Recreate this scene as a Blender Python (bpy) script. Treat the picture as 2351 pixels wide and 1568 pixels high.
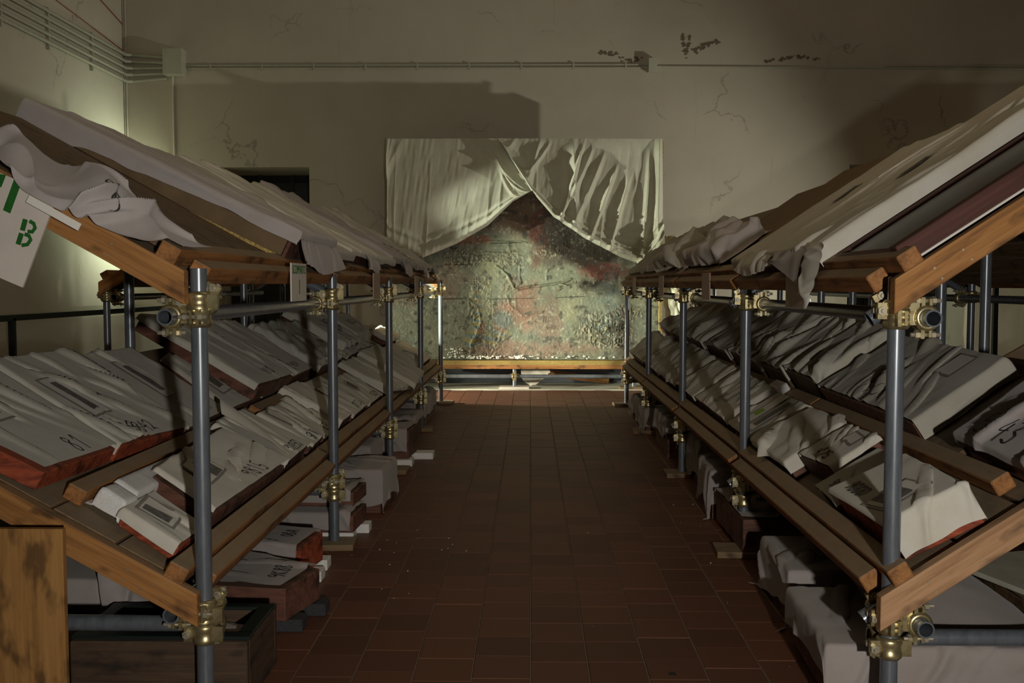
import bpy, bmesh, math, random
import numpy as np
from mathutils import Vector, Matrix
for o in list(bpy.data.objects): bpy.data.objects.remove(o)
SC = bpy.context.scene
COL = SC.collection
R = math.radians
# ------------------------------------------------------------------ camera, light, exposure
FPX = 2286.0
cd = bpy.data.cameras.new('camera'); cam = bpy.data.objects.new('camera', cd); COL.objects.link(cam)
cd.sensor_fit = 'HORIZONTAL'; cd.sensor_width = 36.0; cd.lens = 36.0*FPX/2351.0
cd.clip_start = 0.05; cd.clip_end = 60
cam.location = (0, 0, 1.3)
cam.rotation_euler = (math.pi/2-math.atan(132/FPX), 0, math.atan(42/FPX))
SC.camera = cam
SC.view_settings.view_transform = 'Standard'
SC.view_settings.look = 'None'
SC.view_settings.gamma = 1.0
SC.view_settings.use_curve_mapping = False
SC.view_settings.exposure = 0.0
wd = bpy.data.worlds.new('world'); SC.world = wd; wd.use_nodes = True
wd.node_tree.nodes['Background'].inputs[0].default_value = (0.9, 0.75, 0.5, 1)
wd.node_tree.nodes['Background'].inputs[1].default_value = 0.02

def lamp(name, kind, loc, energy, color, size=0.1, target=None, cone=90, blend=0.6, shape=None):
    ld = bpy.data.lights.new(name, kind); ld.energy = energy; ld.color = color
    if kind == 'AREA':
        ld.size = size
        if shape: ld.shape = 'RECTANGLE'; ld.size, ld.size_y = shape
    else:
        ld.shadow_soft_size = size
    if kind == 'SPOT':
        ld.spot_size = R(cone); ld.spot_blend = blend
    o = bpy.data.objects.new(name, ld); COL.objects.link(o); o.location = loc
    if target is not None:
        o.rotation_euler = (Vector(target)-Vector(loc)).to_track_quat('-Z', 'Y').to_euler()
    return o
# key lamp beside the camera, work lamps hidden behind the racks, weak overhead fill added
lamp('hand_lamp', 'SPOT', (0.62, -0.9, 1.28), 350, (1.0, 0.94, 0.83), 0.04, (-0.05, 6, 1.0), 88, 1.0)
lamp('side_lamp', 'SPOT', (-2.42, 9.62, 1.14), 900, (0.95, 1.0, 0.74), 0.03, (0.95, 12.4, 1.2), 42, 0.8)
lamp('low_lamp', 'SPOT', (-4.3, 11.25, 0.5), 520, (0.95, 1.0, 0.74), 0.03, (0.1, 12.4, 0.75), 34, 0.6)
lamp('veil_lamp', 'SPOT', (-4.4, 11.2, 2.0), 1000, (0.95, 1.0, 0.80), 0.04, (1.4, 12.4, 2.4), 17, 0.7)
lamp('floor_lamp', 'SPOT', (-2.7, 11.12, 0.45), 700, (1.0, 0.93, 0.70), 0.04, (1.0, 11.7, 0.0), 50, 0.5)
lamp('wall_lamp', 'SPOT', (6.9, 10.1, 0.9), 800, (1.0, 0.96, 0.80), 0.05, (-3.2, 13.2, 3.1), 70, 1.0)
lamp('corner_lamp', 'SPOT', (-4.25, 12.96, 2.15), 150, (0.86, 1.0, 0.72), 0.06, (-5.36, 12.75, 2.3), 125, 0.8)
lamp('high_fill_light', 'AREA', (0.5, 4.0, 5.6), 46, (1.0, 0.77, 0.48), 3.0, (0.5, 10.5, 1.5), shape=(6, 3))  # added soft fill under the ceiling, no window is modelled there

# ------------------------------------------------------------------ noise
_T = np.random.RandomState(7).rand(256, 256)*2-1
def vn(x, y, seed=0):
    x = np.asarray(x, float)+seed*17.31; y = np.asarray(y, float)+seed*9.77
    xi = np.floor(x).astype(int); yi = np.floor(y).astype(int)
    fx = x-xi; fy = y-yi
    fx = fx*fx*fx*(fx*(fx*6-15)+10); fy = fy*fy*fy*(fy*(fy*6-15)+10)
    g = lambda a, b: _T[(a*131+b*57+(a*b) % 7) % 256, (b*29+a*3) % 256]
    return (g(xi, yi)*(1-fx)+g(xi+1, yi)*fx)*(1-fy)+(g(xi, yi+1)*(1-fx)+g(xi+1, yi+1)*fx)*fy
def fbm(x, y, seed=0, octv=4):
    s = 0; a = 1
    for i in range(octv):
        s = s+a*vn(x*2**i, y*2**i, seed+i*3); a *= .5
    return s
def wrinkle(U, V, seed, ang, f=8.0, sharp=5.0, res=.01):
    """a set of long soft creases: each rises gently on one side and falls steeply on the other"""
    rr = random.Random(seed*13+5)
    c, s = math.cos(ang), math.sin(ang)
    S = U*c+V*s; T = -U*s+V*c
    s0, s1, t0, t1 = S.min(), S.max(), T.min(), T.max()
    area = (s1-s0)*(t1-t0)
    h = 0
    wob = .035*vn(S*2.2, T*2.2, seed+1)+.010*vn(S*8, T*8, seed+2)
    n = max(5, int(f*(t1-t0)*1.9*max(1, (s1-s0)/.55)))
    for i in range(n):
        tc = rr.uniform(t0, t1); sc = rr.uniform(s0, s1); hl = rr.uniform(.10, .42); da = rr.gauss(0, .16)
        A = min(2.3, .45+rr.expovariate(1.7)); side = rr.choice((-1, 1))
        w1 = rr.uniform(.5, 1.1)*.075/max(f, 3)*1.6; w2 = max(.0075, w1*rr.uniform(.25, .5), res*1.0)
        if sharp < 4: w1 *= 1.5; w2 *= 1.4
        d = (T-tc)-(S-sc)*math.tan(da)+wob*rr.uniform(.5, 1.3)+.15*rr.uniform(-1, 1)*(S-sc)**2
        d = d*side
        w = np.where(d > 0, w1, w2)
        fade = np.clip(1-np.abs((S-sc)/hl), 0, 1); fade = fade*fade*(3-2*fade)
        h = h+A*fade*np.exp(-(np.abs(d)/w)**1.5)
    return h+.30*vn(U*4.5, V*4.5, seed+8)+.12*vn(U*13, V*13, seed+9)

# ------------------------------------------------------------------ materials
def newmat(name):
    m = bpy.data.materials.new(name); m.use_nodes = True
    nt = m.node_tree
    return m, nt, nt.nodes['Principled BSDF']
def N(nt, t, **k):
    n = nt.nodes.new(t)
    for a, b in k.items(): setattr(n, a, b)
    return n
def ramp(nt, fac, stops):
    r = N(nt, 'ShaderNodeValToRGB'); e = r.color_ramp.elements
    while len(e) < len(stops): e.new(0.5)
    for i, (p, c) in enumerate(stops):
        e[i].position = p; e[i].color = (*c, 1) if len(c) == 3 else c
    nt.links.new(fac, r.inputs[0]); return r.outputs[0]
def mixc(nt, fac, a, b, mode='MIX'):
    m = N(nt, 'ShaderNodeMix', data_type='RGBA', blend_type=mode)
    for i, v in ((0, fac), (6, a), (7, b)):
        if hasattr(v, 'links') or hasattr(v, 'is_linked'): nt.links.new(v, m.inputs[i])
        elif i == 0: m.inputs[i].default_value = v
        else: m.inputs[i].default_value = (*v, 1)
    return m.outputs[2]
def noise(nt, scale, detail=5, rough=.6, coord='Object', stretch=None, dist=0):
    tc = N(nt, 'ShaderNodeTexCoord'); src = tc.outputs[coord]
    if stretch:
        mp = N(nt, 'ShaderNodeMapping'); mp.inputs['Scale'].default_value = stretch
        nt.links.new(src, mp.inputs[0]); src = mp.outputs[0]
    n = N(nt, 'ShaderNodeTexNoise'); n.inputs['Scale'].default_value = scale
    n.inputs['Detail'].default_value = detail; n.inputs['Roughness'].default_value = rough
    n.inputs['Distortion'].default_value = dist
    nt.links.new(src, n.inputs['Vector']); return n.outputs['Fac']
def bump(nt, b, h, strength=.3, dist=.01):
    n = N(nt, 'ShaderNodeBump'); n.inputs['Strength'].default_value = strength
    n.inputs['Distance'].default_value = dist
    nt.links.new(h, n.inputs['Height']); nt.links.new(n.outputs[0], b.inputs['Normal'])
def upness(nt, lo=.45, hi=.8):
    g = N(nt, 'ShaderNodeNewGeometry'); s = N(nt, 'ShaderNodeSeparateXYZ')
    nt.links.new(g.outputs['Normal'], s.inputs[0])
    m = N(nt, 'ShaderNodeMapRange'); m.inputs[1].default_value = lo; m.inputs[2].default_value = hi
    nt.links.new(s.outputs[2], m.inputs[0]); return m.outputs[0]
def mul(nt, a, b):
    m = N(nt, 'ShaderNodeMath', operation='MULTIPLY')
    nt.links.new(a, m.inputs[0])
    if isinstance(b, (int, float)): m.inputs[1].default_value = b
    else: nt.links.new(b, m.inputs[1])
    return m.outputs[0]

def m_wood(name, dark, mid, light, dust=.55, dustc=(.23, .19, .13), saw=True, stains=True):
    m, nt, b = newmat(name)
    f = noise(nt, 1, 6, .65, stretch=(2.2, 42, 42), dist=.6)
    c = ramp(nt, f, [(.28, dark), (.5, mid), (.75, light)])
    if stains:
        f2 = noise(nt, 5, 3, .6, stretch=(1, 2.2, 2.2))
        c = mixc(nt, ramp(nt, f2, [(.36, (.8, .8, .8)), (.47, (0, 0, 0))]), c, tuple(x*.35 for x in dark))
    if dust > 0:
        fd = noise(nt, 14, 4)
        c = mixc(nt, mul(nt, mul(nt, upness(nt), ramp(nt, fd, [(.2, (.6,)*3), (.7, (1,)*3)])), dust), c, dustc)
    nt.links.new(c, b.inputs['Base Color']); b.inputs['Roughness'].default_value = .72
    if saw:
        f3 = noise(nt, 1, 2, .5, stretch=(240, 6, 6))
        bump(nt, b, f3, .35, .002)
    else:
        bump(nt, b, f, .3, .003)
    return m
def m_cloth(name, col, tint=(.9, .86, .8), soil=.25):
    m, nt, b = newmat(name)
    f = noise(nt, 6, 6, .7)
    c = ramp(nt, f, [(.3, tuple(x*y for x, y in zip(col, tint))), (.6, col)])
    f2 = noise(nt, 90, 3, .7)
    c = mixc(nt, mul(nt, f2, soil), c, tuple(x*.72 for x in col))
    nt.links.new(c, b.inputs['Base Color'])
    b.inputs['Roughness'].default_value = .85
    b.inputs['Sheen Weight'].default_value = .15
    f3 = noise(nt, 320, 2, .6)
    bump(nt, b, f3, .25, .0015)
    return m
def m_flat(name, col, rough=.6, metal=0, bumpy=0, var=0, scale=20):
    m, nt, b = newmat(name)
    b.inputs['Roughness'].default_value = rough; b.inputs['Metallic'].default_value = metal
    f = noise(nt, scale, 5, .65)
    c = ramp(nt, f, [(.3, tuple(x*(1-var) for x in col)), (.7, tuple(min(1, x*(1+var)) for x in col))])
    nt.links.new(c, b.inputs['Base Color'])
    if bumpy: bump(nt, b, f, bumpy, .003)
    return m
M = {}
M['wood'] = m_wood('orange_timber', (.13, .05, .015), (.30, .125, .035), (.42, .20, .065), .85, dustc=(.30, .245, .165))
M['beam'] = m_wood('varnished_beam', (.14, .055, .014), (.34, .15, .040), (.47, .24, .08), .5, saw=False)
M['beam2'] = m_wood('rough_pale_beam', (.26, .13, .06), (.42, .235, .12), (.55, .34, .19), .25, saw=False)
M['deck'] = m_wood('dusty_deck_board', (.12, .07, .035), (.21, .13, .065), (.28, .18, .10), .8, dustc=(.25, .20, .135))
M['old'] = m_wood('old_dark_panel', (.05, .028, .012), (.13, .078, .035), (.20, .125, .06), .3, saw=False)
M['reddark'] = m_wood('dark_red_frame', (.035, .010, .007), (.075, .022, .016), (.12, .04, .03), .1, saw=False, stains=False)
M['redwood'] = m_wood('worn_red_painted_wood', (.10, .025, .012), (.32, .055, .02), (.45, .12, .045), .2, saw=False)
M['brownred'] = m_wood('brown_red_wood', (.07, .028, .018), (.14, .055, .035), (.20, .09, .06), .2, saw=False)
M['ply'] = m_wood('honey_plywood', (.24, .11, .03), (.36, .18, .05), (.44, .24, .08), .0, saw=False)
M['cloth'] = m_cloth('unbleached_wrap', (.60, .585, .52))
M['cloth_w'] = m_cloth('white_wrap', (.66, .64, .58))
M['cloth_g'] = m_cloth('grey_wrap', (.44, .42, .37))
M['cloth_v'] = m_cloth('lilac_grey_wrap', (.46, .425, .43))
M['curtain'] = m_cloth('linen_curtain', (.56, .56, .46), soil=.15)
M['foam'] = m_flat('white_foam', (.78, .78, .78), .8, bumpy=.6, var=.1, scale=120)
M['foamdark'] = m_flat('black_foam', (.03, .03, .035), .8, bumpy=.6, var=.3, scale=120)
M['paper'] = m_flat('label_paper', (.80, .77, .72), .7, var=.03)
M['sleeve'] = m_flat('grey_label_sleeve', (.33, .32, .29), .35, var=.1)
M['print'] = m_flat('printed_picture', (.17, .165, .155), .6, var=.5, scale=60)
M['green'] = m_flat('green_sticker', (.30, .62, .03), .6)
M['ink'] = m_flat('black_marker', (.03, .03, .035), .5)
M['stencil'] = m_flat('green_stencil_paint', (.012, .13, .012), .6, var=.2)
M['redink'] = m_flat('red_stencil_paint', (.28, .03, .02), .6)
M['board'] = m_flat('white_painted_board', (.66, .60, .55), .55, var=.06, scale=8)
M['pinkboard'] = m_flat('pinkish_board', (.42, .30, .24), .6, var=.1, scale=30)
M['box'] = m_flat('grey_plastic_box', (.48, .49, .40), .5, var=.05)
M['conduit'] = m_flat('grey_conduit', (.42, .42, .34), .5, var=.08)
M['red_wire'] = m_flat('red_wire', (.35, .08, .04), .5)
M['dark'] = m_flat('unlit_doorway', (.012, .012, .012), .8)
M['door'] = m_flat('black_door', (.02, .022, .022), .4, var=.3)
M['iron'] = m_flat('green_black_iron', (.012, .02, .018), .45, metal=.2)
M['gilt'] = m_flat('gilded_edge', (.42, .30, .10), .45, metal=.5, bumpy=.8, var=.5, scale=90)
M['cardboard'] = m_flat('brown_cardboard', (.17, .11, .055), .75, var=.2, scale=9)
M['cloth_f'] = m_cloth('dark_floor_wrap', (.34, .305, .30))  # darker grey wrap used for the things at floor level
M['tray'] = m_wood('dark_tray_wood', (.025, .013, .007), (.065, .036, .02), (.10, .06, .03), .2, saw=False)
M['bluecloth'] = m_cloth('blue_grey_cover', (.085, .09, .11))
M['plaster_bits'] = m_flat('plaster_crumbs', (.75, .74, .66), .8)

def m_pipe():
    m, nt, b = newmat('blue_grey_steel')
    f = noise(nt, 1, 5, .7, stretch=(30, 30, 6))
    c = ramp(nt, f, [(.3, (.12, .135, .16)), (.62, (.19, .21, .245)), (.78, (.26, .26, .26))])
    nt.links.new(c, b.inputs['Base Color'])
    b.inputs['Metallic'].default_value = .4; b.inputs['Roughness'].default_value = .30
    bump(nt, b, f, .1, .001); return m
M['pipe'] = m_pipe()
def m_brass():
    m, nt, b = newmat('yellow_zinc')
    f = noise(nt, 28, 5, .65)
    c = ramp(nt, f, [(.3, (.30, .24, .13)), (.55, (.58, .50, .28)), (.8, (.68, .62, .42))])
    nt.links.new(c, b.inputs['Base Color']); b.inputs['Metallic'].default_value = .85
    b.inputs['Roughness'].default_value = .33; bump(nt, b, f, .15, .002); return m
M['brass'] = m_brass()
M['bolt'] = m_flat('dusty_steel_bolt', (.42, .38, .29), .45, metal=.6, var=.2)
M['rust'] = m_flat('rusty_pipe_mouth', (.20, .12, .09), .7, metal=.3, var=.4, scale=60)

def m_wall():
    m, nt, b = newmat('aged_plaster')
    f = noise(nt, .8, 6, .6, coord='Object'); f2 = noise(nt, 1, 5, .7, stretch=(7, 7, .45))
    c = ramp(nt, f, [(.3, (.46, .42, .345)), (.7, (.545, .505, .425))])
    c = mixc(nt, ramp(nt, f2, [(.62, (0, 0, 0)), (.78, (.35,)*3)]), c, (.27, .22, .16))
    v = N(nt, 'ShaderNodeTexVoronoi', feature='DISTANCE_TO_EDGE'); v.inputs['Scale'].default_value = .55
    tc = N(nt, 'ShaderNodeTexCoord')
    w = N(nt, 'ShaderNodeTexNoise'); w.inputs['Scale'].default_value = 3.5; w.inputs['Detail'].default_value = 6
    nt.links.new(tc.outputs['Object'], w.inputs['Vector'])
    mv = N(nt, 'ShaderNodeVectorMath', operation='MULTIPLY_ADD'); mv.inputs[1].default_value = (.5, .5, .5)
    nt.links.new(w.outputs['Color'], mv.inputs[0]); nt.links.new(tc.outputs['Object'], mv.inputs[2])
    nt.links.new(mv.outputs[0], v.inputs['Vector'])
    g = noise(nt, .9, 2)
    crack = mul(nt, ramp(nt, v.outputs['Distance'], [(0, (.8,)*3), (.008, (0, 0, 0))]), ramp(nt, g, [(.5, (0, 0, 0)), (.6, (.7,)*3)]))
    c = mixc(nt, crack, c, (.16, .13, .10))
    nt.links.new(c, b.inputs['Base Color']); b.inputs['Roughness'].default_value = .9
    bump(nt, b, noise(nt, 9, 6, .6), .25, .01); return m
M['wall'] = m_wall()
def m_tile():
    m, nt, b = newmat('terracotta')
    oi = N(nt, 'ShaderNodeObjectInfo')
    f = noise(nt, 14, 6, .7, coord='Generated')
    c0 = ramp(nt, oi.outputs['Random'], [(0, (.105, .036, .018)), (.5, (.135, .050, .025)), (1, (.165, .056, .026))])
    c = mixc(nt, mul(nt, f, .45), c0, (.08, .045, .03))
    nt.links.new(c, b.inputs['Base Color']); b.inputs['Roughness'].default_value = .55
    bump(nt, b, noise(nt, 25, 4), .15, .003); return m
M['tile'] = m_tile()
def m_tile2():
    m, nt, b = newmat('terracotta_far')
    f = noise(nt, 3.2, 6, .7); c = ramp(nt, f, [(.3, (.105, .038, .020)), (.7, (.16, .058, .028))])
    nt.links.new(c, b.inputs['Base Color']); b.inputs['Roughness'].default_value = .55; return m
M['tile2'] = m_tile2()
M['grout'] = m_flat('pale_grout', (.17, .125, .085), .9, var=.15)
def m_plastic():
    m, nt, b = newmat('clear_film')
    b.inputs['Base Color'].default_value = (.75, .76, .72, 1); b.inputs['Roughness'].default_value = .22
    b.inputs['Alpha'].default_value = .55; return m
M['film'] = m_plastic()
def m_glass():
    m, nt, b = newmat('guard_glass')
    b.inputs['Base Color'].default_value = (.8, .9, .86, 1); b.inputs['Roughness'].default_value = .03
    b.inputs['Alpha'].default_value = .12; return m
M['glass'] = m_glass()
def m_vcol(name, rough=.6, bstr=0):
    m, nt, b = newmat(name)
    a = N(nt, 'ShaderNodeVertexColor'); a.layer_name = 'Col'
    f = noise(nt, 60, 5, .7)
    c = mixc(nt, mul(nt, f, .5), a.outputs['Color'], (.07, .065, .05))
    c = mixc(nt, .12, c, (.03, .03, .02))
    nt.links.new(c, b.inputs['Base Color']); b.inputs['Roughness'].default_value = rough
    if bstr: bump(nt, b, noise(nt, 45, 6, .75), bstr, .006)
    return m
M['paint'] = m_vcol('flaking_paint', .55, .6)
M['darkpaint'] = m_flat('darkened_painting', (.055, .042, .022), .35, var=.6, scale=5)

# ------------------------------------------------------------------ object helpers
ORG = {}
def link(o, parent=None, kind=None):
    COL.objects.link(o)
    if parent is not None: o.parent = parent
    if kind: o['kind'] = kind
    return o
def thing(name, label, cat, loc, group=None):
    o = bpy.data.objects.new(name, None); o.empty_display_size = .1; o.location = loc
    link(o); o['label'] = label; o['category'] = cat
    if group: o['group'] = group
    ORG[o.name] = Vector(loc); return o
def org(parent):
    p = parent
    while p is not None:
        if p.name in ORG: return ORG[p.name]
        p = p.parent
    return Vector((0, 0, 0))
def off(parent):
    """sum of parent locations (parents are only ever translated)"""
    v = Vector((0, 0, 0)); p = parent
    while p is not None: v += p.location; p = p.parent
    return v
def meshobj(name, verts, faces, mat, parent=None, smooth=True, kind=None, colors=None):
    v = np.asarray(verts, float).reshape(-1, 3)
    if parent is not None: v = v-np.array(off(parent))
    me = bpy.data.meshes.new(name); me.from_pydata(v.tolist(), [], faces); me.materials.append(mat)
    if smooth: me.polygons.foreach_set('use_smooth', [True]*len(me.polygons))
    if colors is not None:
        a = me.color_attributes.new('Col', 'FLOAT_COLOR', 'POINT')
        a.data.foreach_set('color', np.concatenate([colors, np.ones((len(colors), 1))], 1).ravel())
    me.update()
    return link(bpy.data.objects.new(name, me), parent, kind)
def gridfaces(nu, nv, o=0):
    i = np.arange(nu-1)[:, None]*nv+np.arange(nv-1)[None, :]+o
    return np.stack([i, i+nv, i+nv+1, i+1], -1).reshape(-1, 4).tolist()
def bmobj(name, bm, mat, parent=None, loc=None, rot=None, smooth=False, kind=None):
    me = bpy.data.meshes.new(name); bm.to_mesh(me); bm.free(); me.materials.append(mat)
    if smooth: me.polygons.foreach_set('use_smooth', [True]*len(me.polygons))
    return place(name, me, parent, loc, rot, kind)
def place(name, me, parent=None, loc=None, rot=None, kind=None):
    o = bpy.data.objects.new(name, me)
    if loc is not None: o.location = Vector(loc)-off(parent)
    if rot is not None: o.rotation_euler = rot.to_euler() if hasattr(rot, 'to_euler') else rot
    return link(o, parent, kind)
def box(name, L, W, T, center, mat, parent=None, ax=None, bevel=.002, kind=None, warp=0, seed=0):
    """local x = length (grain direction); ax = 3 axis vectors"""
    bm = bmesh.new(); bmesh.ops.create_cube(bm, size=1)
    bmesh.ops.scale(bm, vec=(L, W, T), verts=bm.verts)
    if bevel:
        bmesh.ops.bevel(bm, geom=bm.edges[:], offset=bevel, segments=1, affect='EDGES')
    if warp:
        rr = random.Random(seed)
        for v in bm.verts: v.co += Vector([(rr.random()-.5)*warp for _ in range(3)])
    rot = None
    if ax is not None:
        rot = Matrix((ax[0], ax[1], ax[2])).transposed()
    return bmobj(name, bm, mat, parent, center, rot, kind=kind)
def prism(name, base, top, mat, parent=None, kind=None, smooth=False):
    """base/top: equal-length loops of points"""
    n = len(base); v = list(base)+list(top)
    f = [tuple(range(n))[::-1], tuple(range(n, 2*n))]+[(i, (i+1) % n, n+(i+1) % n, n+i) for i in range(n)]
    return meshobj(name, v, f, mat, parent, smooth, kind)
def tube_data(p0, p1, r, ri=None, n=18):
    p0 = np.array(p0, float); p1 = np.array(p1, float); d = p1-p0; d = d/np.linalg.norm(d)
    a = np.cross(d, (0, 0, 1)) if abs(d[2]) < .9 else np.cross(d, (1, 0, 0)); a /= np.linalg.norm(a); b = np.cross(d, a)
    t = np.linspace(0, 2*np.pi, n, endpoint=False)
    ring = np.cos(t)[:, None]*a+np.sin(t)[:, None]*b
    V = [p0+ring*r, p1+ring*r]
    F = [(i, (i+1) % n, n+(i+1) % n, n+i) for i in range(n)]
    if ri is None:
        F += [tuple(range(n))[::-1], tuple(range(n, 2*n))]
    else:
        V += [p0+ring*ri, p1+ring*ri]
        F += [(2*n+(i+1) % n, 2*n+i, 3*n+i, 3*n+(i+1) % n) for i in range(n)]
        F += [((i+1) % n, i, 2*n+i, 2*n+(i+1) % n) for i in range(n)]
        F += [(n+i, n+(i+1) % n, 3*n+(i+1) % n, 3*n+i) for i in range(n)]
    return np.concatenate(V), F
def setsmooth(o, ang=40):
    me = o.data
    me.polygons.foreach_set('use_smooth', [len(p.vertices) == 4 for p in me.polygons])
    try: me.set_sharp_from_angle(angle=R(ang))
    except Exception: pass
    return o
def pipe(name, p0, p1, mat=None, parent=None, r=.0242, ri=None, n=20, kind=None):
    v, f = tube_data(p0, p1, r, ri, n)
    return setsmooth(meshobj(name, v, f, mat or M['pipe'], parent, True, kind))
def polytube(pts, r, n=8):
    pts = np.array(pts, float); V = []; F = []
    t = np.linspace(0, 2*np.pi, n, endpoint=False)
    for i, p in enumerate(pts):
        d = pts[min(i+1, len(pts)-1)]-pts[max(i-1, 0)]; d /= np.linalg.norm(d)
        a = np.cross(d, (0, 0, 1)) if abs(d[2]) < .9 else np.cross(d, (1, 0, 0)); a /= np.linalg.norm(a); b = np.cross(d, a)
        V.append(p+r*(np.cos(t)[:, None]*a+np.sin(t)[:, None]*b))
    for i in range(len(pts)-1):
        F += [(i*n+j, i*n+(j+1) % n, (i+1)*n+(j+1) % n, (i+1)*n+j) for j in range(n)]
    F += [tuple(range(n))[::-1], tuple(range((len(pts)-1)*n, len(pts)*n))]
    return np.concatenate(V), F
def merge(parts):
    V = []; F = []; k = 0
    for v, f in parts:
        V.append(np.asarray(v)); F += [tuple(i+k for i in q) for q in f]; k += len(v)
    return np.concatenate(V), F
def boxdata(c, L, ax=None):
    s = np.array([(-1, -1, -1), (1, -1, -1), (1, 1, -1), (-1, 1, -1), (-1, -1, 1), (1, -1, 1), (1, 1, 1), (-1, 1, 1)])*.5*np.array(L)
    if ax is not None: s = s@np.array(ax)
    return s+np.array(c), [(0, 3, 2, 1), (4, 5, 6, 7), (0, 1, 5, 4), (1, 2, 6, 5), (2, 3, 7, 6), (3, 0, 4, 7)]

# ------------------------------------------------------------------ frames (sloping shelf planes)
class Fr:
    def __init__(s, e, d, n): s.e, s.d, s.n = e, d, n
    def P(s, u, v, w):
        u, v, w = np.broadcast_arrays(np.asarray(u, float), v, w)
        return np.stack([s.e[0]+v*s.d[0]+w*s.n[0], u, s.e[1]+v*s.d[1]+w*s.n[1]], -1)
aL = math.atan(.555); aR = math.atan(.655)
cL, sL, cR, sR = math.cos(aL), math.sin(aL), math.cos(aR), math.sin(aR)
FL0 = Fr((-.99, .405), (-cL, sL), (sL, cL)); FL1 = Fr((-.99, 1.335), (-cL, sL), (sL, cL))
FR0 = Fr((1.0, .435), (cR, sR), (-sR, cR)); FR1 = Fr((1.0, 1.31), (cR, sR), (-sR, cR))
GL = Fr((0, 0), (-1, 0), (0, 1)); GR = Fr((0, 0), (1, 0), (0, 1))

# ------------------------------------------------------------------ cloth over a panel
class Surf: pass
def bil(q, a, b):
    A, B, C_, D_ = [np.array(p, float) for p in q]
    a = a[..., None]; b = b[..., None]
    return A*(1-a)*(1-b)+B*a*(1-b)+C_*a*b+D_*(1-a)*b
def cover(parent, fr, q, h, base=0., over=(.03, .03, .03, .03), seed=1, ang=1.3, amp=.008, res=.012, mat=None,
          f=8., name='cloth_wrap', sharp=5., slump=0., lift=None, hemf=None):
    """q = near-low, far-low, far-up, near-up corners in (u, v); over = low, far, up, near overhang"""
    A, B, C_, D_ = [np.array(p, float) for p in q]
    Lu = (np.linalg.norm(B-A)+np.linalg.norm(C_-D_))/2; Lv = (np.linalg.norm(D_-A)+np.linalg.norm(C_-B))/2
    lo, fa, upv, ne = over; amp = amp*1.25
    nu = int((Lu+fa+ne)/res)+3; nv = int((Lv+lo+upv)/res)+3
    a = np.linspace(-ne/Lu, 1+fa/Lu, nu)[:, None]+np.zeros((1, nv)); b = np.linspace(-lo/Lv, 1+upv/Lv, nv)[None, :]+np.zeros((nu, 1))
    ac = np.clip(a, 0, 1); bc = np.clip(b, 0, 1)
    ea = (a-ac)*Lu; eb = (b-bc)*Lv
    ha = 1+.30*vn(b*Lv*4, b*0, seed+20)+.06*vn(b*Lv*11, b*0, seed+21); hb = 1+.30*vn(a*Lu*4, a*0, seed+22)+.06*vn(a*Lu*11, a*0, seed+23)
    if hemf: ha = ha*hemf(b)
    ea = ea*ha; eb = eb*hb
    e = np.hypot(ea, eb); ee = np.where(e < 1e-6, 1, e)
    dA = (B-A)/np.linalg.norm(B-A); dB = (D_-A)/np.linalg.norm(D_-A)
    out = (ea/ee)[..., None]*dA+(eb/ee)[..., None]*dB
    pos = bil(q, ac, bc)
    U = pos[..., 0]+ea; V = pos[..., 1]+eb
    wr = wrinkle(U, V, seed, ang, f, sharp, res)
    H = h-base
    drop = np.minimum(e, H-.004); slide = e-drop
    rnd = np.exp(-e/.012)
    gu = np.gradient(wr, axis=0)/res; gv = np.gradient(wr, axis=1)/res
    topm = np.clip(1-e/.02, 0, 1)
    pos = pos+out*(slide+.010*(1-rnd)+amp*.9*np.clip(wr, 0, 3)*(1-topm))[..., None]
    k = amp*.045; edm = np.clip(np.minimum(np.minimum(a-a[0, 0], a[-1, 0]-a)*Lu, np.minimum(b-b[0, 0], b[0, -1]-b)*Lv)/.03, 0, 1)
    pos[..., 0] -= np.clip(k*gu, -.012, .012)*edm*topm; pos[..., 1] -= np.clip(k*gv, -.012, .012)*edm*topm
    w = h-drop+amp*np.maximum(wr+.12, -.1)*(.35+.65*topm)+.002
    if slump: w = w-slump*(np.sin(np.pi*ac)*np.sin(np.pi*bc))**1.
    if lift is not None: w = w+lift(a, b)
    w = np.maximum(w, base+.0025+.003*np.clip(wr, 0, 1))
    W3 = fr.P(pos[..., 0], pos[..., 1], w)
    o = meshobj(name, W3.reshape(-1, 3), gridfaces(nu, nv) if fr.d[0] > 0 else [f_[::-1] for f_ in gridfaces(nu, nv)], mat or M['cloth'], parent)
    s = Surf(); s.a0, s.a1, s.b0, s.b1 = a[0, 0], a[-1, 0], b[0, 0], b[0, -1]; s.W = W3; s.Lu, s.Lv = Lu, Lv
    s.nrm = np.array([fr.n[0], 0, fr.n[1]]); s.o = o; s.sign = 1 if fr.d[0] < 0 else -1
    return s
def samp(s, a, b, lift=.002):
    nu, nv = s.W.shape[:2]
    x = np.clip((np.asarray(a)-s.a0)/(s.a1-s.a0)*(nu-1), 0, nu-1.001); y = np.clip((np.asarray(b)-s.b0)/(s.b1-s.b0)*(nv-1), 0, nv-1.001)
    i = x.astype(int); j = y.astype(int); fx = (x-i)[..., None]; fy = (y-j)[..., None]
    return s.W[i, j]*(1-fx)*(1-fy)+s.W[i+1, j]*fx*(1-fy)+s.W[i, j+1]*(1-fx)*fy+s.W[i+1, j+1]*fx*fy+s.nrm*lift
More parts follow.
